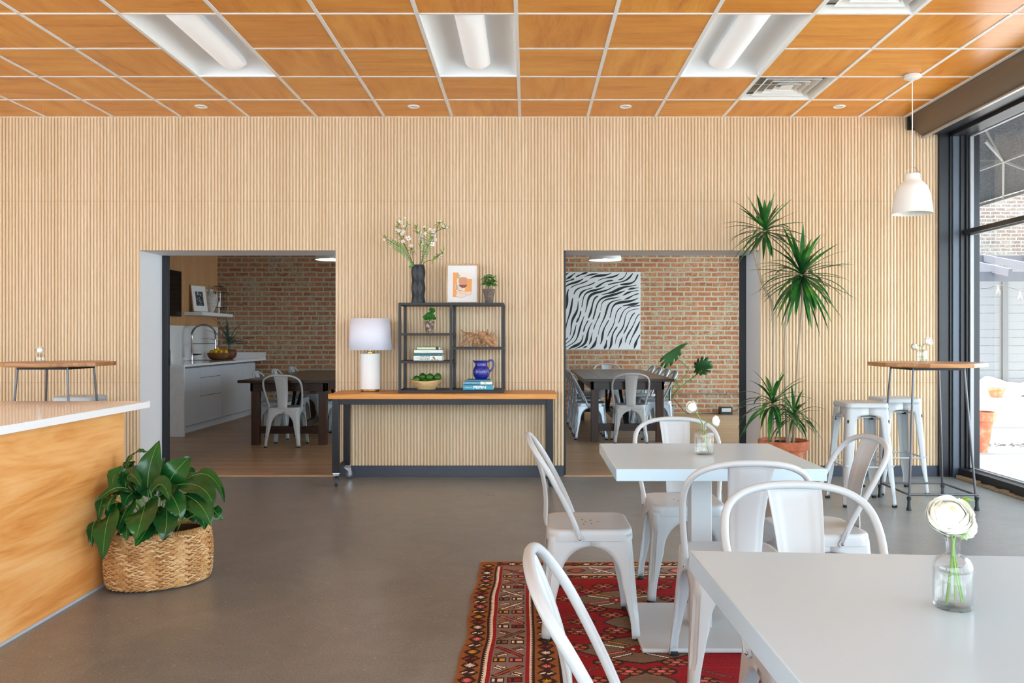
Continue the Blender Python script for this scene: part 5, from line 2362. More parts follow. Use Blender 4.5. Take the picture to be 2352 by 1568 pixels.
# (base, middle, tip) in the crop with depths, width, facing
LV = [
    ((1030, 490), (1035, 290), (1105, 95), 4.10, 4.06, 4.14, 0.105, (0.1, -1, 0.25)),
    ((1150, 420), (1225, 300), (1315, 212), 4.18, 4.16, 4.26, 0.11, (0.25, -1, 0.35)),
    ((1260, 385), (1440, 335), (1556, 520), 4.20, 4.16, 4.10, 0.062, (0.2, -0.6, 1)),
    ((1225, 405), (1390, 420), (1482, 560), 4.12, 4.02, 3.96, 0.10, (0.3, -0.8, 0.9)),
    ((1270, 470), (1385, 540), (1462, 685), 4.05, 3.96, 3.92, 0.105, (0.35, -1, 0.6)),
    ((1185, 470), (1228, 545), (1256, 638), 4.02, 3.94, 3.92, 0.085, (0.2, -1, 0.4)),
    ((1150, 545), (1155, 660), (1128, 790), 4.02, 3.90, 3.86, 0.10, (0.15, -1, 0.35)),
    ((1010, 530), (985, 620), (940, 785), 4.05, 3.88, 3.82, 0.145, (-0.1, -1, 0.45)),
    ((905, 535), (860, 600), (815, 720), 4.10, 3.98, 3.92, 0.115, (-0.25, -1, 0.4)),
    ((770, 600), (735, 700), (712, 918), 4.02, 3.90, 3.84, 0.12, (-0.2, -1, 0.35)),
    ((935, 490), (820, 420), (658, 528), 4.12, 4.02, 4.00, 0.075, (-0.1, -0.8, 1)),
    ((760, 400), (680, 340), (600, 380), 4.22, 4.22, 4.16, 0.085, (-0.3, -1, 0.5)),
    ((820, 300), (760, 245), (695, 292), 4.32, 4.34, 4.32, 0.07, (-0.2, -1, 0.4)),
    ((870, 310), (925, 190), (1028, 172), 4.25, 4.25, 4.24, 0.036, (-0.2, -0.5, 1)),
    ((720, 490), (630, 500), (572, 640), 4.12, 4.06, 4.02, 0.085, (-0.35, -1, 0.5)),
    ((660, 640), (610, 700), (640, 830), 4.02, 3.97, 3.96, 0.075, (-0.4, -1, 0.3)),
    ((760, 520), (690, 490), (600, 625), 4.16, 4.10, 4.06, 0.06, (-0.3, -1, 0.5)),
    ((1045, 660), (1000, 740), (938, 825), 3.98, 3.92, 3.86, 0.08, (0.0, -1, 0.4)),
    ((880, 640), (880, 710), (872, 786), 3.98, 3.90, 3.87, 0.065, (-0.1, -1, 0.3)),
    ((1470, 560), (1500, 600), (1546, 640), 4.02, 3.98, 3.98, 0.055, (0.4, -1, 0.5)),
    ((860, 380), (800, 330), (775, 440), 4.12, 4.08, 4.02, 0.075, (-0.2, -1, 0.6)),
    ((1045, 465), (1120, 400), (1176, 512), 4.02, 3.98, 3.92, 0.075, (0.1, -1, 0.7)),
    ((1120, 420), (1115, 300), (1138, 212), 4.28, 4.30, 4.32, 0.045, (0.1, -1, 0.3)),
    ((1240, 380), (1300, 320), (1372, 336), 4.28, 4.28, 4.28, 0.06, (0.2, -1, 0.7)),
    ((870, 420), (905, 330), (980, 420), 4.10, 4.06, 4.00, 0.07, (-0.1, -1, 0.6)),
    ((950, 460), (900, 380), (830, 400), 4.20, 4.16, 4.10, 0.085, (-0.2, -1, 0.6)),
    ((1330, 540), (1400, 640), (1415, 712), 4.10, 4.08, 4.06, 0.05, (0.4, -1, 0.3)),
    ((800, 470), (760, 520), (745, 584), 4.05, 3.98, 3.95, 0.06, (-0.2, -1, 0.4)),
    ((1000, 400), (960, 330), (905, 300), 4.30, 4.32, 4.36, 0.07, (-0.2, -1, 0.6)),
    ((1090, 560), (1100, 640), (1075, 740), 4.06, 4.00, 3.96, 0.06, (0.0, -1, 0.3)),
    ((1300, 430), (1420, 400), (1500, 420), 4.30, 4.36, 4.40, 0.07, (0.3, -0.6, 1)),
    ((960, 470), (1010, 400), (1090, 440), 4.16, 4.10, 4.06, 0.09, (0.1, -1, 0.7)),
    ((820, 520), (800, 600), (850, 700), 4.10, 4.04, 4.0, 0.09, (-0.2, -1, 0.3)),
    ((1180, 520), (1290, 560), (1340, 660), 4.16, 4.12, 4.08, 0.09, (0.3, -1, 0.4)),
    ((950, 500), (900, 470), (860, 560), 4.14, 4.08, 4.04, 0.09, (-0.1, -1, 0.6)),
    ((1100, 480), (1180, 460), (1210, 560), 4.10, 4.06, 4.0, 0.08, (0.1, -1, 0.6)),
    ((740, 430), (700, 420), (660, 500), 4.24, 4.22, 4.18, 0.09, (-0.2, -1, 0.4)),
    ((700, 560), (650, 560), (620, 620), 4.24, 4.24, 4.22, 0.06, (-0.3, -1, 0.5)),
]
random.seed(3)
for i, (b, mm_, tp, yb, ym, yt, w, nr) in enumerate(LV):
    p0, pm, p1 = Z(*b, yb) - BC, Z(*mm_, ym) - BC, Z(*tp, yt) - BC
    mk = 0.012  # keep off the counter panel
    for q in (p0, pm, p1):
        q.x = max(q.x, -2.124 - BC.x + w * 0.33) if q.y + BC.y < 4.37 else q.x
    m = M()
    mid = broad_leaf(m, p0, pm, p1, w * 1.12, Vector(nr).normalized(), ripple=0.0032, ph=i * 1.3)
    m.tube(mid, [0.0022 * (1 - 0.8 * k / len(mid)) for k in range(len(mid))], 5, 1, caps=False)
    root = Vector((random.uniform(-.06, .06), random.uniform(-.06, .05), 0.18))
    c1 = root.lerp(p0, 0.5) + Vector((0, 0, 0.05 if p0.z > 0.3 else 0.10))
    m.tube(bez(root, c1, p0, 9), 0.0032, 6, 1, caps=False)
    m.build('leaf', [PL, MIDRIB], pp, smooth=70)

# ================================================================== tall dracaena in a terracotta pot
DC = Vector((2.185, 7.03, 0))
dr = thing('dracaena', 'tall spiky dracaena with bare canes in a terracotta pot against the slatted wall', 'plant', DC)
pot_mesh(0.212, 0.375, 0.2, 0.62).build('pot', TERRA, dr, smooth=40)
m = M()
def soilf(u, v):
    r_ = 0.185 * v
    a = 2 * PI * u
    return (r_ * math.cos(a), r_ * math.sin(a), 0.345 + 0.012 * mnoise.noise(Vector((r_ * 30 * math.cos(a), r_ * 30 * math.sin(a), 0))))
m.grid(soilf, 36, 9, 0, closeu=True)
m.build('soil', SOIL, dr, smooth=60)
DL = mat('dracaena_leaf', (44, 104, 46), 0.34, spec=0.5)
t = NT(DL)
t.base(t.ramp(t.noise(t.coord(), 6, 2, 0.6), [(0.32, (24, 72, 38)), (0.55, (46, 110, 46)), (0.75, (96, 152, 58))]))


def DP(px, py, Y):
    return P(px, py, Y) - DC


canes = [
    [DP(1776, 1012, 7.05), DP(1775, 930, 7.08), DP(1776, 800, 7.1), DP(1773, 700, 7.1), DP(1752, 655, 7.08), DP(1740, 610, 7.06), DP(1733, 580, 7.04), DP(1745, 555, 7.02), DP(1757, 532, 7.0)],
    [DP(1808, 1012, 6.98), DP(1804, 900, 6.98), DP(1803, 780, 6.96), DP(1812, 700, 6.94), DP(1838, 640, 6.9)],
    [DP(1822, 1012, 7.02), DP(1826, 930, 7.0), DP(1836, 780, 6.98), DP(1842, 700, 6.96), DP(1842, 640, 6.94)],
    [DP(1775, 1012, 6.95), DP(1774, 960, 6.94), DP(1775, 930, 6.93)],
    [DP(1812, 1012, 6.9), DP(1816, 985, 6.88), DP(1822, 960, 6.87)],
]
for c in canes:
    c[0].z = 0.34
    m = M()
    cc = catmull(c, 8)
    m.tube(cc, [0.0105 * (1 + 0.08 * math.sin(k * 1.9)) for k in range(len(cc))], 9)
    m.build('cane', BARK, dr, smooth=50)


def crown(c, n, L, seed, el0=-0.75, el1=1.4, w=0.024, droop=(0.5, 1.2)):
    random.seed(seed)
    m = M()
    for i in range(n):
        a = i * 2.39996 + random.uniform(-.2, .2)
        f = (i + 0.5) / n
        el = math.asin(math.sin(el0) + (math.sin(el1) - math.sin(el0)) * f)
        d = Vector((math.cos(a) * math.cos(el), math.sin(a) * math.cos(el), math.sin(el)))
        ll = L * random.uniform(0.75, 1.08) * (1 - 0.15 * f)
        # leaves that would run into the wall bend along it
        if c.y + DC.y + d.y * ll > 7.33:
            d.y *= max(0.05, (7.33 - c.y - DC.y) / max(ll * abs(d.y), 1e-3))
            d.normalize()
        dd = random.uniform(*droop) * (0.4 + max(0.0, math.cos(el)))
        strap(m, c + Vector((0, 0, 0.05 * (f - 0.5))) + d * 0.008, d, ll, w * random.uniform(0.8, 1.15), dd, seg=9, fold=0.3)
    return m.build('foliage', DL, dr, smooth=60)


crown(DP(1757, 530, 7.0), 46, 0.41, 1, -0.65, 1.4, w=0.036, droop=(0.1, 0.8))
crown(DP(1841, 632, 6.93), 84, 0.50, 2, -1.25, 1.35, w=0.038, droop=(0.15, 0.95))
crown(DP(1775, 928, 6.93), 40, 0.44, 3, -0.55, 1.4, w=0.034, droop=(0.4, 1.5))
crown(DP(1824, 958, 6.87), 30, 0.33, 4, -0.3, 1.3, w=0.024, droop=(0.5, 1.6))

# ================================================================== things on the console
lm = thing('table_lamp', 'white table lamp with drum shade and brass foot on the console', 'lamp', (-1.37, 7.165, 0.777))
m = M()
m.lathe([(0.078, 0), (0.08, 0.004), (0.08, 0.018), (0.074, 0.022)], 40)
m.build('brass_foot', BRASS, lm, smooth=40)
m = M()
m.lathe([(0.03, 0.335), (0.03, 0.343), (0.012, 0.346), (0.0075, 0.35), (0.0075, 0.52)], 20)
m.build('brass_neck', BRASS, lm, smooth=40)
m = M()
m.lathe([(0.080, 0.020), (0.085, 0.024), (0.086, 0.03), (0.086, 0.322), (0.082, 0.331), (0.072, 0.334)], 44)
m.build('base', mat('lamp_ceramic', (228, 228, 226), 0.4), lm, smooth=40)
SHADE = mat('linen_shade', (222, 224, 236), 0.8)
m = M()
m.lathe([(0.186, 0.362), (0.166, 0.635)], 48, cap0=False, cap1=False)
m.build('shade', SHADE, lm, smooth=50, solid=0.003)
m = M()
for k in range(3):
    a = k * 2 * PI / 3
    m.tube([(0, 0, 0.615), (0.165 * math.cos(a), 0.165 * math.sin(a), 0.632)], 0.002, 5)
m.lathe([(0.008, 0.6), (0.008, 0.632), (0.004, 0.645), (0, 0.648)], 12)
m.build('harp', BRASS, lm)

SY = 7.0
# black faceted vase with branches
va = thing('faceted_vase', 'tall black vase with diamond facets on top of the shelf unit', 'vase', (-0.953, 7.165, SZ['top']))
m = M()
nz, na = 5, 8
vs, fs = [], []
for i in range(nz + 1):
    for k in range(na):
        a = 2 * PI * (k + (0.5 if i % 2 else 0)) / na
        r_ = 0.056 if i % 2 else 0.063
        vs.append((r_ * math.cos(a), r_ * math.sin(a), i / nz * 0.335))
for i in range(nz):
    for k in range(na):
        k2 = (k + 1) % na
        A, B = i * na, (i + 1) * na
        if i % 2 == 0:
            fs += [(A + k, A + k2, B + k), (A + k2, B + k2, B + k)]
        else:
            fs += [(A + k, B + k2, B + k), (A + k, A + k2, B + k2)]
m.add(vs, fs)
m.add([(v[0] * .93, v[1] * .93, v[2]) for v in vs[-na:]] + [(v[0] * .85, v[1] * .85, 0.2) for v in vs[-na:]], [(k, (k + 1) % na, na + (k + 1) % na, na + k) for k in range(na)])
m.add([vs[-na + k] for k in range(na)] + [(vs[-na + k][0] * .93, vs[-na + k][1] * .93, vs[-na + k][2]) for k in range(na)], [(k, (k + 1) % na, na + (k + 1) % na, na + k) for k in range(na)])
m.build('body', mat('black_ceramic', (30, 32, 36), 0.45), va)

VB = Vector((-0.953, 7.165, SZ['top']))
br_ = thing('flowering_branches', 'spray of white blossom branches and fern fronds in the black vase', 'flowers', VB)


def V2(x, y, dy=0.0):
    return P(860 + x / 7.127, 490 + y / 7.127, 7.165 + dy) - VB


brs = [
    [(660, 900, 0), (600, 740, 0.01), (540, 620, 0.02), (430, 390, 0.03), (395, 250, 0.03), (440, 110, 0.03)],
    [(735, 900, 0), (752, 740, -.01), (750, 600, -.02), (760, 400, -.03), (700, 290, -.04), (680, 220, -.04)],
    [(745, 900, 0), (790, 700, .02), (815, 460, .03), (820, 230, .04)],
    [(770, 900, 0), (830, 795, -.02), (980, 750, -.04), (1060, 690, -.05), (1130, 625, -.06)],
    [(750, 900, 0), (800, 700, -.01), (900, 500, -.02), (1010, 290, -.04), (1080, 145, -.05)],
    [(1010, 290, -.04), (1100, 255, -.03), (1200, 238, -.02)],
    [(650, 900, 0), (560, 720, -.02), (460, 580, -.03), (300, 480, -.04), (120, 370, -.05)],
    [(655, 900, 0), (625, 700, .01), (615, 620, .02), (585, 530, .03)],
    [(660, 900, 0), (520, 560, -.02), (470, 430, .0), (530, 180, .02)],
]
BRANCH = mat('branch_bark', (92, 62, 46), 0.8)
for pts in brs:
    m = M()
    cc = catmull([V2(*p) for p in pts], 5)
    m.tube(cc, [0.0028 * (1 - 0.65 * k / len(cc)) for k in range(len(cc))], 6)
    m.build('branch', BRANCH, br_, smooth=60)
FL = [(555, 410, 40), (460, 340, 30), (470, 460, 28), (600, 530, 28), (400, 280, 24), (450, 150, 26), (540, 170, 22), (745, 310, 30), (760, 390, 35), (780, 480, 28), (830, 330, 22), (975, 290, 36), (975, 355, 28), (950, 500, 34), (1005, 425, 22),
      (1135, 210, 22), (1085, 700, 26), (1190, 240, 18), (165, 430, 20), (275, 540, 18), (345, 430, 16), (1080, 130, 16), (820, 220, 18), (360, 270, 18), (700, 215, 18), (415, 130, 20), (500, 70, 14), (910, 260, 20), (1130, 630, 16), (110, 380, 12), (480, 300, 22), (720, 300, 20), (490, 210, 20)]
PETAL = mat('white_petal', (244, 240, 236), 0.6)
PCEN = mat('flower_centre', (150, 130, 90), 0.7)
random.seed(17)
for (x, y, r_) in FL:
    c = V2(x, y, random.uniform(-.06, .03))
    rr = r_ / 7.127 * 7.165 / F_PX * 1.25
    n_ = Vector((random.uniform(-.5, .5), -1, random.uniform(-.2, .6))).normalized()
    u_ = n_.cross(Vector((0, 0, 1))).normalized()
    v_ = u_.cross(n_)
    m = M()
    a0 = random.uniform(0, 1.5)
    for k in range(4):
        a = a0 + k * PI / 2
        d = u_ * math.cos(a) + v_ * math.sin(a)
        e = u_ * -math.sin(a) + v_ * math.cos(a)
        m.add([c, c + d * rr * .55 + e * rr * .42 + n_ * rr * .1, c + d * rr + e * rr * .3 + n_ * rr * .22, c + d * rr * .92 + n_ * rr * .1, c + d * rr - e * rr * .3 + n_ * rr * .22, c + d * rr * .55 - e * rr * .42 + n_ * rr * .1],
              [(0, 1, 3), (1, 2, 3), (0, 3, 5), (3, 4, 5)])
    m.ball(c + n_ * rr * .12, rr * .16, 7, 5, 1)
    m.build('blossom', [PETAL, PCEN], br_, solid=0.0006)
m = M()
for pts in brs:
    cc = catmull([V2(*p) for p in pts], 6)
    for k in range(int(len(cc) * .45), len(cc)):
        for q in range(2):
            if random.random() < 0.8:
                d = Vector((random.uniform(-1, 1), random.uniform(-.7, .3), random.uniform(-.3, 1)))
                strap(m, cc[k], d, random.uniform(.025, .05), random.uniform(.013, .021), 0.5, seg=4, fold=0.3)
m.build('leaves', LEAF_L, br_, smooth=60)
for fi, pts in enumerate(([(700, 905, 0), (560, 740, -.02), (480, 620, -.03), (380, 545, -.04), (240, 440, -.05)], [(745, 900, 0), (810, 700, -.03), (870, 540, -.04), (920, 300, -.05)], [(700, 905, 0), (640, 850, -.05), (570, 880, -.08)])):
    m = M()
    cc = catmull([V2(*p) for p in pts], 12)
    for k in range(4, len(cc) - 1, 1 if fi == 2 else 2):
        t_ = (cc[k + 1] - cc[k - 1]).normalized()
        sd = t_.cross(Vector((0, -1, 0))).normalized()
        f = k / len(cc)
        ln = 0.042 * math.sin(PI * min(1, .25 + .75 * (1 - f))) * (0.35 if fi == 2 else 1)
        for s_ in (-1, 1):
            strap(m, cc[k], (sd * s_ + t_ * .5 + Vector((0, -.15, 0))), ln * 1.15, 0.007, 0.4, seg=4, fold=0.1, side=t_)
    m.tube(cc, 0.0014, 5)
    m.build('fern_frond', mat('fern_green', (76, 142, 62), 0.45), br_, smooth=60)

# framed print
pr_ = thing('picture_frame', 'framed orange print of a hand holding a glass on the shelf unit top', 'picture', (-0.576, 7.235, SZ['top']), 0)
tl = Matrix.Rotation(R(-7), 4, 'X')
w2, h2 = 0.144, 0.355
m = M()
for a in ((-w2, -w2 + .014, 0, h2), (w2 - .014, w2, 0, h2), (-w2 + .014, w2 - .014, 0, .014), (-w2 + .014, w2 - .014, h2 - .014, h2)):
    m.box(a[0], a[1], -0.011, 0.011, a[2], a[3], mtx=tl)
m.build('frame', FRAMEWOOD, pr_)
m = M()
m.box(-w2 + .012, w2 - .012, -0.005, 0.005, .012, h2 - .012, mtx=tl)
m.build('mat_board', mat('mat_board', (232, 232, 230), 0.7), pr_)
cols = [mat('print_ground', (236, 226, 216), 0.5), mat('print_orange', (238, 164, 92), 0.5), mat('print_glass', (214, 150, 116), 0.5), mat('print_drink', (128, 84, 74), 0.5), mat('print_skin', (236, 212, 190), 0.5), mat('print_line', (196, 156, 128), 0.5), mat('print_green', (170, 190, 160), 0.5)]
m = M()
x0, x1, z0, z1 = -0.083, 0.083, 0.058, 0.278
W_, H_ = x1 - x0, z1 - z0


def flat(poly, mi, lv):
    y = -0.0052 - lv * 0.00012
    pts = [tl @ Vector((x0 + u * W_, y, z0 + v * H_)) for u, v in poly]
    c = sum(pts, Vector()) / len(pts)
    m.add(pts + [c], [(i, (i + 1) % len(pts), len(pts)) for i in range(len(pts))], mi)


def ell(cx, cy, rx, ry, rot=0, n=20, a0=0, a1=2 * PI):
    out = []
    for k in range(n):
        a = a0 + (a1 - a0) * k / (n if a1 - a0 > 6.2 else n - 1)
        x, y = rx * math.cos(a), ry * math.sin(a)
        out.append((cx + x * math.cos(rot) - y * math.sin(rot), cy + x * math.sin(rot) + y * math.cos(rot)))
    return out


flat([(0, 0), (1, 0), (1, 1), (0, 1)], 0, 0)
flat([(0, 0), (.2, 0), (.26, .4), (.2, .7), (.3, 1), (0, 1)], 1, 1)
flat([(.62, .22), (1, .22), (1, .74), (.72, .74), (.66, .5)], 1, 1)
flat([(.3, .78), (.74, .78), (.76, .5), (.62, .36), (.42, .36), (.3, .5)], 2, 2)
flat(ell(.54, .5, .21, .12, 0, 18, PI, 2 * PI), 3, 3)
flat(ell(.52, .79, .22, .02), 5, 3)
for (cx, cy, rx, ry, ro) in ((.36, .30, .26, .05, -.25), (.34, .38, .2, .045, -.3), (.42, .22, .27, .05, -.2), (.24, .5, .12, .05, .6), (.2, .42, .07, .13, .2), (.84, .16, .16, .07, .2), (.42, .07, .26, .08, 0)):
    flat(ell(cx, cy, rx * 1.05, ry * 1.15, ro), 5, 4)
    flat(ell(cx, cy + .004, rx, ry, ro), 4, 5)
for (cx, cy) in ((.3, .9), (.25, .84), (.34, .86), (.28, .8)):
    flat(ell(cx, cy, .05, .03, cx * 9), 6, 5)
m.build('print', cols, pr_)


def clay_pot(name, label, loc, r, h, matx, leaf_fn, grp='small potted plants on the shelf unit'):
    o = thing(name, label, 'plant', loc, 0, grp)
    m = M()
    m.lathe([(r * .66, 0), (r * .88, h * .76), (r * .97, h * .76), (r, h * .8), (r, h * .97), (r * .96, h), (r * .84, h), (r * .8, h * .86), (0, h * .86)], 30)
    m.build('pot', matx, o, smooth=40)
    m = M()
    leaf_fn(m, h)
    m.build('foliage', LEAF_G, o, smooth=60)
    return o


AGED = mat('aged_clay', (112, 96, 88), 0.9)
t = NT(AGED)
t.base(t.ramp(t.noise(t.coord(scale=(1, 1, 2.5)), 22, 4, 0.7), [(0.3, (84, 72, 66)), (0.55, (112, 98, 90)), (0.75, (150, 138, 126))]))
MOSSY = mat('mossy_clay', (112, 92, 80), 0.9)
t = NT(MOSSY)
t.base(t.ramp(t.noise(t.coord(), 30, 5, 0.75, 0.6), [(0.3, (78, 62, 54)), (0.5, (120, 98, 84)), (0.64, (190, 180, 166))]))


def oval_leaf(m, p, d, L, w, mi=0, droop=0.3, nrm=None):
    d = Vector(d).normalized()
    n_ = nrm or Vector((0, -0.5, 1)).normalized()
    p0 = Vector(p)
    p1 = p0 + d * L - Vector((0, 0, droop * L))
    pm = p0 + d * L * .5 + Vector((0, 0, 0.06 * L))
    broad_leaf(m, p0, pm, p1, w, n_, ripple=0.0004, seg=7, acr=5, cup=0.25, mi=mi, wav=0.0)


def herb(m, h):
    random.seed(9)
    for i in range(9):
        a = i * 2.4
        top = Vector((0.035 * math.cos(a), 0.035 * math.sin(a), h + 0.04 + 0.085 * ((i * 5) % 9) / 9))
        m.tube([(0.01 * math.cos(a), 0.01 * math.sin(a), h * .86), top], 0.0016, 5)
        for k in range(6):
            b = a + k * 1.05
            el = random.uniform(-.1, .5)
            oval_leaf(m, top - Vector((0, 0, random.uniform(0, .03))), (math.cos(b) * math.cos(el), math.sin(b) * math.cos(el), math.sin(el)), random.uniform(.04, .06), 0.024, droop=0.35)


def geranium(m, h):
    random.seed(12)
    for (x, y, z, r_) in ((-.028, -.02, .045, .03), (.0, -.03, .055, .026), (.026, -.02, .05, .03), (.02, 0, .11, .026), (.034, -.01, .10, .022), (-.01, .01, .07, .024), (.04, .01, .035, .022), (-.03, .02, .03, .022), (0.008, -.02, .035, .026), (.02, .0, .085, .024)):
        c = Vector((x, y, h + z - .012))
        m.tube([(0, 0, h * .86), c * .6 + Vector((0, 0, h * .4)), c], 0.0014, 5)
        n_ = Vector((x * 6, -0.9, 0.7)).normalized()
        u_ = n_.cross(Vector((0, 0, 1))).normalized()
        v_ = u_.cross(n_)
        k_ = 16
        ring = [c + (u_ * math.cos(2 * PI * q / k_) + v_ * math.sin(2 * PI * q / k_)) * r_ * (0.86 + 0.16 * math.cos(q * 2 * PI / k_ * 5)) + n_ * r_ * .18 for q in range(k_)]
        m.add([c] + ring, [(0, 1 + q, 1 + (q + 1) % k_) for q in range(k_)])


clay_pot('potted_herb', 'bushy green herb in a dark clay pot on top of the shelf unit', (-0.337, 7.165, SZ['top']), 0.0535, 0.126, AGED, herb)
clay_pot('potted_plant', 'small round-leaved plant in a weathered clay pot inside the shelf unit', (-0.853, 7.14, SZ['mid']), 0.047, 0.105, MOSSY, geranium)


# books
def book(label, x0_, x1_, yf, z, th, depth, cover, pages=(232, 226, 214), grp='', spine_txt=None, rz=0.0):
    b = thing('book', label, 'book', ((x0_ + x1_) / 2, yf, z), rz, grp)
    w = x1_ - x0_
    m = M()
    m.box(-w / 2, w / 2, 0.0, 0.0022, 0, th)
    m.box(-w / 2, w / 2, 0.0, depth, 0, 0.0022)
    m.box(-w / 2, w / 2, 0.0, depth, th - 0.0022, th)
    m.build('cover', cover, b)
    m = M()
    m.box(-w / 2 + .003, w / 2 - .003, 0.0022, depth - .003, 0.0022, th - .0022)
    m.build('pages', mat('book_pages', pages, 0.9), b)
    for (txt, size, dx, dz, mt_, bold, wd) in (spine_txt or []):
        text_mesh('spine_lettering', txt, size, mt_, b, (-w / 2 + dx, -0.0003, th / 2 + dz), (PI / 2, 0, 0), bold, 0.0003, wd)
    return b


INK = mat('dark_ink', (56, 66, 62), 0.7)
WHT = mat('white_ink', (240, 242, 240), 0.6)
BLU = mat('blue_ink', (44, 128, 168), 0.6)
C_W = mat('cover_white', (226, 232, 226), 0.5)
C_T = mat('cover_teal', (20, 116, 120), 0.5)
C_G = mat('cover_pale_green', (198, 222, 178), 0.5)
C_B = mat('cover_blue', (64, 158, 186), 0.5)
C_LB = mat('cover_light_blue', (196, 222, 232), 0.5)
RG = 'cookbooks stacked in the shelf unit'
zb = SZ['low']
yb = 7.05
b1 = book('thick white vegan cookbook at the bottom of the left stack', -0.978, -0.732, yb, zb, 0.044, 0.2, C_W, grp=RG,
          spine_txt=[('VEGAN', .0155, .052, .0105, INK, .0002, .086), ('RECIPES', .0155, .052, -.0085, INK, .0002, .086), ('1000', .011, .03, 0.0, INK, 0, .014)])
m = M()
for (cx, cz, r_, mi) in ((0.168, 0.028, 0.009, 0), (0.178, 0.018, 0.010, 1), (0.160, 0.008, 0.008, 0), (0.176, 0.032, 0.006, 2), (0.205, 0.006, 0.008, 0), (0.186, 0.008, 0.006, 1)):
    m.add([(-0.123 + cx + r_ * math.cos(a) * (1 if k % 2 else .75), -0.0005 - mi * .0001, cz + r_ * math.sin(a) * (1 if k % 2 else .75)) for k, a in enumerate([2 * PI * q / 12 for q in range(12)])], [tuple(range(12))], mi)
m.build('spine_picture', [mat('pic_orange', (214, 120, 84), 0.6), mat('pic_green', (70, 150, 110), 0.6), mat('pic_red', (190, 60, 50), 0.6)], b1)
book('thin dark teal book in the left stack of the shelf unit', -0.976, -0.738, yb, zb + .0442, 0.014, 0.2, C_T, grp=RG, spine_txt=[('olive oil', .006, .205, 0, WHT, 0, .02)])
book('slim pale blue book in the left stack, under the white one', -0.972, -0.742, yb + .004, zb + .0584, 0.006, 0.19, C_LB, grp=RG)
book('thick white book second from the top of the left stack', -0.974, -0.730, yb, zb + .0646, 0.030, 0.2, C_W, grp=RG, spine_txt=[('modern kitchen', .007, .06, 0, mat('gold_ink', (190, 170, 120), 0.6), 0, .07)])
bt = book('pale green book on top of the left stack', -0.948, -0.752, yb + .012, zb + .0948, 0.022, 0.17, C_G, grp=RG)
m = M()
m.box(0.062, 0.085, -0.0006, 0.0, 0.0005, 0.0215)
m.build('spine_label', BLACK_STEEL, bt)
zb2 = SZ['bottom']
b2 = book('thick blue cookbook at the bottom of the right stack', -0.552, -0.296, 7.03, zb2, 0.044, 0.19, C_B, grp=RG,
          spine_txt=[('ESSENTIAL', .0085, .018, -.001, WHT, .0001, .062), ('PEPIN', .030, .088, 0.0, WHT, .0012, .108)])
b3 = book('white and blue cookbook in the middle of the right stack', -0.548, -0.306, 7.035, zb2 + .0442, 0.030, 0.18, C_W, grp=RG)
m = M()
m.box(-0.118, 0.022, -0.0006, 0.0, 0.003, 0.027)
m.build('spine_panel', BLU, b3)
text_mesh('spine_lettering', 'A SLICE OF ORGANIC LIFE', .012, WHT, b3, (-0.114, -0.0009, 0.015), (PI / 2, 0, 0), .0001, .0003, .130)
m = M()
for x_, z_ in ((0.055, 0.02), (0.062, 0.012)):
    m.box(x_, x_ + .006, -.0005, 0, z_, z_ + .006)
m.build('spine_picture', INK, b3)
book('thin turquoise book on top of the right stack under the jug', -0.520, -0.322, 7.04, zb2 + .0744, 0.014, 0.165, mat('cover_turquoise', (48, 146, 168), 0.5), grp=RG)

# cobalt jug
JG = mat('cobalt_glaze', (22, 34, 140), 0.12, spec=0.7, coat=0.6)
t = NT(JG)
t.bump(t.noise(t.coord(), 42, 3, 0.6, 0.8), 0.8, 0.008)
jg = thing('jug', 'cobalt blue glazed jug standing on the blue cookbooks', 'jug', (-0.402, 7.125, zb2 + .0886))
m = M()
pf_ = catmull([(0.046, 0, 0), (0.052, 0, 0.006), (0.068, 0, 0.03), (0.074, 0, 0.06), (0.068, 0, 0.09), (0.055, 0, 0.115), (0.054, 0, 0.14), (0.060, 0, 0.160)], 4)
n_ = 44
vs, fs = [], []
prof = [(p.x, p.z) for p in pf_] + [(0.055, 0.160), (0.049, 0.14), (0.05, 0.115), (0.0, 0.10)]
for i, (r_, z_) in enumerate(prof):
    for j in range(n_):
        a = 2 * PI * j / n_
        sp = math.exp(-((a - PI) / 0.28) ** 2) * max(0, (z_ - 0.125) / 0.035)
        vs.append(((r_ + 0.016 * sp * (1 if r_ > .04 else 0)) * math.cos(a), r_ * math.sin(a), z_ + 0.004 * sp))
for i in range(len(prof) - 1):
    for j in range(n_):
        j2 = (j + 1) % n_
        fs.append((i * n_ + j, i * n_ + j2, (i + 1) * n_ + j2, (i + 1) * n_ + j))
fs.append(tuple(range(n_))[::-1])
m.add(vs, fs)
m.build('body', JG, jg, smooth=50)
m = M()
m.tube(catmull([(0.054, 0, 0.148), (0.075, 0, 0.162), (0.098, 0, 0.158), (0.108, 0, 0.13), (0.098, 0, 0.095), (0.078, 0, 0.07), (0.066, 0, 0.055)], 5), 0.0075, 12)
m.build('handle', JG, jg, smooth=60)

# driftwood
DW = wood('driftwood', (186, 140, 100), (214, 176, 138), (120, 78, 52), 0, 60, 12, 0.8)
dw = thing('driftwood', 'gnarled piece of driftwood on the right shelf of the shelf unit', 'driftwood', (-0.43, 7.15, SZ['right']))
m = M()
random.seed(14)


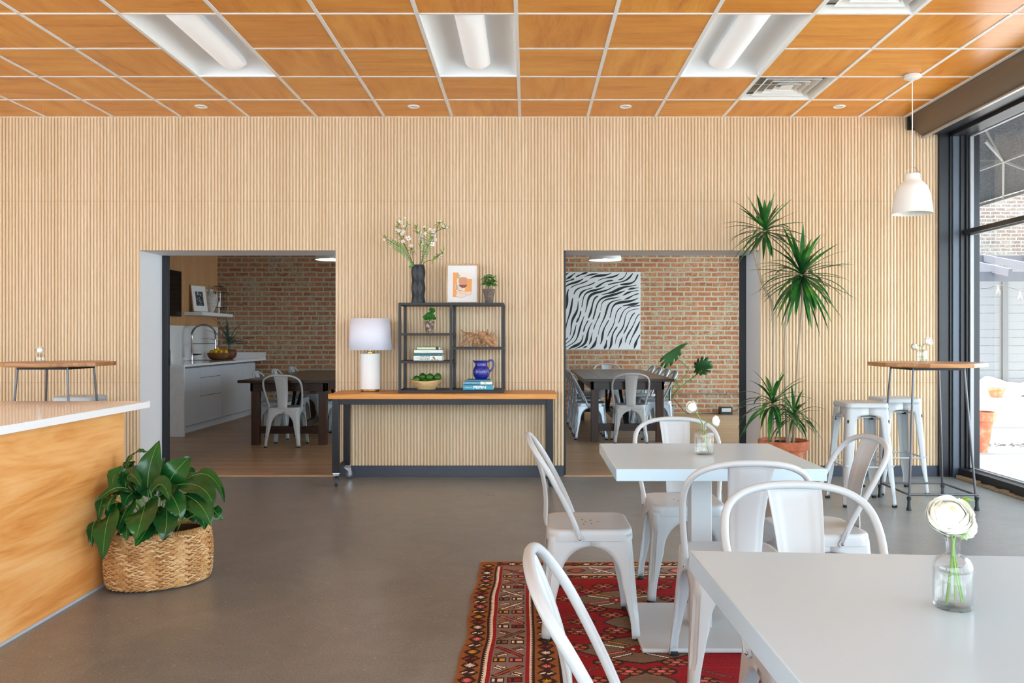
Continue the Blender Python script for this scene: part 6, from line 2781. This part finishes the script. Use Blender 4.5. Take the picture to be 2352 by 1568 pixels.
def root_(pts, r0, r1, n=12, wob=0.25):
    cc = catmull([Vector(p) for p in pts], 6)
    k_ = len(cc)
    base = len(m.v)
    rs = []
    for i, p in enumerate(cc):
        f = i / (k_ - 1)
        rs.append((r0 + (r1 - r0) * f) * (1 + 0.22 * mnoise.noise(p * 40)))
    tmp = M()
    tmp.tube(cc, rs, n)
    out = []
    for v in tmp.v:
        v = Vector(v)
        out.append(v + Vector((mnoise.noise(v * 60), mnoise.noise(v * 60 + Vector((9, 0, 0))), mnoise.noise(v * 60 + Vector((0, 9, 0))))) * 0.005)
    m.add(out, tmp.f)


root_([(-0.158, -.02, 0.008), (-0.12, -.01, 0.035), (-0.06, 0, 0.075), (0.0, 0, 0.095), (0.035, 0, 0.105)], 0.012, 0.024)
root_([(0.02, 0, 0.115), (0.05, -.01, 0.09), (0.075, 0, 0.06), (0.115, 0, 0.02), (0.145, -.02, 0.008)], 0.030, 0.016)
root_([(0.07, 0, 0.09), (0.11, -.01, 0.065), (0.14, -.01, 0.045), (0.150, 0, 0.01)], 0.02, 0.012)
root_([(0.0, 0.01, 0.085), (-0.05, 0.02, 0.115), (-0.1, 0.01, 0.118), (-0.13, 0, 0.13), (-0.15, 0, 0.15)], 0.014, 0.004, 8)
root_([(-0.09, .0, 0.112), (-0.12, -.01, 0.10), (-0.14, -.01, 0.08)], 0.009, 0.003, 8)
for (x, z, dx, dz) in ((0.01, 0.12, -.02, .03), (0.04, 0.12, .0, .035), (0.07, 0.11, .015, .045), (0.10, 0.09, .02, .05), (0.12, 0.075, .035, .06), (0.13, 0.05, .03, .03), (0.09, 0.10, -.005, .05), (-.03, .02, -.02, -.015), (-.02, .05, -.01, -.04), (0.0, .06, .0, -.05), (0.02, .06, .015, -.05), (-.04, .07, -.01, -.055), (-.01, .03, .03, -.02), (.05, .05, -.02, -.04), (-.12, .04, .0, .03), (-0.1, .05, -.02, .03)):
    y = random.uniform(-.03, .03)
    root_([(x, y * .4, z), (x + dx * .5 + random.uniform(-.008, .008), y, z + dz * .5), (x + dx + random.uniform(-.01, .01), y, max(.004, z + dz))], 0.008, 0.003, 7)
m.ball((0.035, -.005, 0.10), 0.035, 18, 12, fn=lambda d: 1 + 0.3 * mnoise.noise(d * 3))
root_([(-.05, .01, .03), (-.02, .015, .015), (.02, .01, .02), (.05, .02, .012)], 0.012, 0.010, 8)
m.build('root_wood', DW, dw, smooth=60)

# bowl of limes
PALEW = wood('pale_bowl_wood', (216, 180, 128), (232, 204, 160), (190, 146, 94), 0, 40, 6, 0.6)
fb = thing('wooden_bowl', 'pale wooden boat-shaped bowl of limes in the shelf unit', 'bowl', (-0.877, 7.13, SZ['bottom']))
m = M()


def boat(u, v):
    a = 2 * PI * u
    k = 0.42 + 0.58 * math.sin(min(1, v * 1.15) * PI / 2)
    ex = 0.148 * (0.62 + 0.38 * v) * k / 1.0
    rx = 0.075 + (0.148 - 0.075) * v
    ry = 0.045 + (0.085 - 0.045) * math.sin(v * PI / 2)
    z = 0.072 * v + (0.010 * v * math.cos(a) ** 2) + 0.008 * v * (1 if math.cos(a) > 0 else .6) * abs(math.cos(a))
    return (rx * math.cos(a), ry * math.sin(a), z)


def boat_in(u, v):
    x, y, z = boat(u, v)
    return (x * .93, y * .9, z * 0.93 + 0.006)


m.grid(boat, 44, 9, 0, closeu=True)
m.grid(boat_in, 44, 9, 0, closeu=True)
b_ = len(m.v)
o_ = [boat(j / 44, 1) for j in range(44)]
i_ = [boat_in(j / 44, 1) for j in range(44)]
m.add(o_ + i_, [(j, (j + 1) % 44, 44 + (j + 1) % 44, 44 + j) for j in range(44)])
m.add([boat(j / 44, 0) for j in range(44)], [tuple(range(44))])
m.add([boat_in(j / 44, 0) for j in range(44)], [tuple(range(44))])
m.build('bowl', PALEW, fb, smooth=50)
LIME = mat('lime_skin', (62, 122, 22), 0.35)
t = NT(LIME)
t.base(t.ramp(t.noise(t.coord(), 14, 3, 0.6), [(0.3, (24, 66, 16)), (0.6, (46, 98, 24)), (0.8, (84, 132, 40))]))
t.bump(t.noise(t.coord(), 260, 2, 0.5), 0.2, 0.002)
for i, (x, y, z, r_, lb) in enumerate(((-0.083, -.01, 0.086, 0.033, 'lime at the left end of the pale wooden bowl'), (-0.031, -.01, 0.108, 0.033, 'lime second from the left in the pale wooden bowl'), (0.030, -.015, 0.103, 0.034, 'dark lime third from the left in the pale wooden bowl'),
                                      (0.097, -.005, 0.104, 0.033, 'lime at the right end of the pale wooden bowl'), (-0.01, -.030, 0.060, 0.030, 'lime low at the front of the pale wooden bowl, mostly hidden'), (0.062, -.024, 0.062, 0.028, 'half-hidden lime low at the right of the pale wooden bowl'), (-0.04, .042, 0.075, 0.030, 'lime at the back of the pale wooden bowl'), (0.05, .04, 0.080, 0.030, 'second lime at the back of the pale wooden bowl'))):
    lemon_obj('lime', lb, 'lime', 'limes in the pale wooden bowl', Vector((-0.877 + x, 7.13 + y, SZ['bottom'] + z)), r_, LIME, (i * 0.9, 0.4 * i, i * 1.3), 1.1, False)

# ================================================================== bottles with flowers
GLASS = BOTTLE
FPET = mat('ranunculus_petal', (248, 248, 240), 0.6)
FSTEM = mat('flower_stem', (104, 142, 70), 0.45)


def bloom(m, c, r, axis, seed=0, mi=0):
    """ranunculus: overlapping cupped petals in rings"""
    rd = random.Random(seed)
    axis = Vector(axis).normalized()
    u = axis.cross(Vector((0.3, 0.2, 1))).normalized()
    v = axis.cross(u)
    for ring, (rr, tmax, n) in enumerate(((1.0, .50, 7), (0.97, .60, 7), (0.90, .68, 6), (0.80, .74, 6), (0.68, .80, 5), (0.54, .85, 5), (0.38, .90, 4))):
        for k in range(n):
            a = 2 * PI * (k + 0.5 * (ring % 2)) / n + rd.uniform(-.2, .2)
            R_ = rr * rd.uniform(.95, 1.05)
            tm = tmax * rd.uniform(.93, 1.05) * PI
            span = 2 * PI / n * 0.78

            def f(s, t_, a=a, R_=R_, tm=tm, span=span, ring=ring):
                x = (s - .5) * 2
                th = 0.10 * PI + (tm - 0.10 * PI) * t_ * (1 - 0.10 * x * x)
                az = a + x * span * math.sqrt(max(0.0, 1 - (0.82 * t_) ** 4))
                flare = 1 + (0.10 * t_ ** 3 if ring < 3 else 0.02) + 0.03 * math.sin(x * 4 + a * 3) * t_
                rad = R_ * math.sin(th) * flare
                return tuple(Vector(c) + ((u * math.cos(az) + v * math.sin(az)) * rad - axis * math.cos(th) * R_ * 0.82) * r)
            m.grid(f, 9, 8, mi)
    m.ball(Vector(c) - axis * r * 0.02, r * 0.66, 16, 10, mi)
    m.ball(Vector(c) + axis * r * 0.48, r * 0.2, 10, 6, mi + 1)


def bottle(label, loc, r, H, neck_r, shoulder, body_h, flowers, group, water=0.0, square=False, lip=True):
    """flowers: (offset of head, radius, stem foot offset, axis)"""
    b = thing('glass_bottle', label, 'bottle', loc, 0, group)
    pr = [(0.0, 0.0), (r * .86, 0.0), (r * .97, 0.003), (r, 0.008), (r, body_h)]
    for k in range(1, 7):
        a = k / 6 * PI / 2
        pr.append((neck_r + (r - neck_r) * math.cos(a), body_h + (shoulder - body_h) * math.sin(a)))
    pr += [(neck_r * .97, shoulder + .004), (neck_r * .97, H - .008), (neck_r * 1.25, H - .004), (neck_r * 1.3, H)]
    th = 0.0022
    inn = [(neck_r * .85, H), (neck_r * .8, H - .006), (neck_r * .8, shoulder + .003)]
    for k in range(6, 0, -1):
        a = k / 6 * PI / 2
        inn.append((neck_r * .8 + (r - th - neck_r * .8) * math.cos(a), body_h - .001 + (shoulder - body_h - .001) * math.sin(a)))
    inn += [(r - th, body_h - .002), (r - th, 0.010), (r * .8, 0.006), (0.0, 0.005)]
    m = M()
    if square:
        n = 48
        prof = pr + inn
        vs, fs = [], []
        for (rr, z) in prof:
            kk = min(1.0, max(0.0, (rr - neck_r * 1.2) / (r - neck_r * 1.2 + 1e-6)))
            for j in range(n):
                a = 2 * PI * j / n + 0.5
                c_, s_ = math.cos(a - .5), math.sin(a - .5)
                sq = 1 / (abs(c_) ** 5 + abs(s_) ** 5) ** 0.2
                q = rr * (1 + (sq * 0.92 - 1) * kk)
                vs.append((q * math.cos(a), q * math.sin(a), z))
        for i in range(len(prof) - 1):
            for j in range(n):
                j2 = (j + 1) % n
                fs.append((i * n + j, i * n + j2, (i + 1) * n + j2, (i + 1) * n + j))
        m.add(vs, fs)
    else:
        m.lathe(pr + inn, 40)
    m.build('glass', GLASS, b, smooth=50)
    if water:
        w = M()
        rw = (r - th - 0.0004) * (0.9 if square else 1)
        zt = min(water, body_h - .003)
        w.lathe([(0, 0.0065), (r * .78, 0.007), (rw, 0.012), (rw, zt - .001), (rw - .0008, zt), (0, zt)], 40)
        w.build('water', WATER, b, smooth=50)
    for i, (hd, fr, ft, ax) in enumerate(flowers):
        f = thing('flower', label_for(label, i, len(flowers)), 'flower', Vector(loc), 0, 'white cut flowers in bottles')
        f_parent(f, hd, fr, ft, ax, H, neck_r, i + int(r * 1000))
    return b


def label_for(lb, i, n):
    where = {'big': 'bottle on the nearest white table', 'mid': 'bottle on the farther white table', 'bar': 'bottle on the tall table by the window', 'bud': 'bud vase on the tall table behind the counter'}
    for k, v in where.items():
        if k in FLOWER_KEY:
            w = v
            break
    return FLOWER_KEY[1][i]


def f_parent(f, hd, fr, ft, ax, H, neck_r, seed):
    hd = Vector(hd)
    ft = Vector(ft)
    neck = Vector((hd.x * .12, hd.y * .12, H - .004))
    neck.x = max(-neck_r * .6, min(neck_r * .6, neck.x))
    neck.y = max(-neck_r * .6, min(neck_r * .6, neck.y))
    m = M()
    ax_ = Vector(ax).normalized()
    foot = ft
    low = Vector((neck.x * .9, neck.y * .9, H * .78))
    pts = catmull([foot, low, neck, neck.lerp(hd - ax_ * fr * .55, .55) + Vector((0, 0, .004)), hd - ax_ * fr * .3], 6)
    m.tube(pts, [0.0026] * len(pts), 8)
    m.build('stem', FSTEM, f, smooth=60)
    m = M()
    bloom(m, hd, fr, ax_, seed)
    m.build('bloom', [FPET, mat('bloom_heart', (206, 212, 140), 0.6)], f, smooth=60)


FG = 'clear glass bottles with white flowers'
FLOWER_KEY = ('big', ['large white ranunculus in the bottle on the nearest white table', 'smaller white flower behind the large bloom on the nearest table'])
bottle('clear glass bottle with water and stems on the nearest white table', (0.783, 1.515, 0.75), 0.0345, 0.131, 0.0125, 0.098, 0.072,
       [((-0.008, -0.006, 0.171), 0.037, (-0.014, -0.004, 0.009), (-0.15, -0.75, 0.75)), ((0.030, 0.020, 0.146), 0.023, (0.020, 0.006, 0.012), (0.7, 0.4, 0.1))], FG, 0.0715)
# leaf sprig and calyx of the near flowers
ex = thing('leaf_sprig', 'green leaf and bud sprig in the bottle on the nearest table', 'leaf sprig', (0.783, 1.515, 0.75))
m = M()
m.tube(catmull([(0.006, 0.004, 0.012), (0.004, 0.004, 0.09), (0.003, 0.006, 0.128), (0.02, 0.016, 0.165), (0.027, 0.02, 0.192)], 5), 0.0016, 7)
m.tube(catmull([(0.012, -0.008, 0.012), (0.001, -0.002, 0.09), (0.001, -0.003, 0.128), (0.014, -0.006, 0.142)], 5), 0.0016, 7)
for k, (d, L) in enumerate((((1, -.2, .1), .024), ((.7, -.4, -.35), .017), ((.4, -.3, .35), .015), ((-.4, -.2, .3), .010))):
    oval_leaf(m, (0.024, 0.016, 0.193), d, L, 0.008, droop=0.1)
for k in range(7):
    a = k * 0.9
    oval_leaf(m, (0.016, -0.004, 0.142), (math.cos(a) * .8 + .5, -.3, math.sin(a)), 0.016, 0.006, droop=0.1)
m.build('sprig', mat('sprig_green', (132, 170, 78), 0.5), ex, smooth=60)

FLOWER_KEY = ('mid', ['white flower leaning left in the bottle on the farther white table', 'white flower leaning right in the bottle on the farther white table'])
bottle('square-shouldered clear bottle of water with two flowers on the farther table', (0.750, 3.505, 0.75), 0.0375, 0.134, 0.0115, 0.106, 0.084,
       [((-0.056, -0.02, 0.204), 0.024, (0.022, 0.004, 0.012), (-0.6, -0.7, 0.3)), ((0.052, -0.01, 0.143), 0.022, (0.004, 0.0, 0.05), (0.9, -0.25, 0.1))], FG, 0.07, True)
FLOWER_KEY = ('bar', ['white flower on the right of the bottle at the window table', 'drooping white flower on the left of the bottle at the window table'])
bottle('small clear bottle with two flowers on the tall table by the window', (2.885, 6.02, 1.062), 0.034, 0.128, 0.013, 0.098, 0.078,
       [((0.045, -0.01, 0.158), 0.030, (-0.008, 0, 0.01), (0.25, -0.9, 0.5)), ((-0.062, -0.01, 0.118), 0.024, (0.008, 0, 0.01), (-0.8, -0.4, -0.1))], FG, 0.05)
FLOWER_KEY = ('bud', ['single white flower in the small vase on the tall table behind the counter'])
bottle('small round glass bud vase on the tall table behind the counter', (-3.665, 6.19, 1.062), 0.034, 0.070, 0.014, 0.06, 0.032,
       [((0.0, -0.01, 0.092), 0.026, (0.008, 0, 0.01), (0.1, -0.8, 0.6))], FG, 0.028)
index_kids()
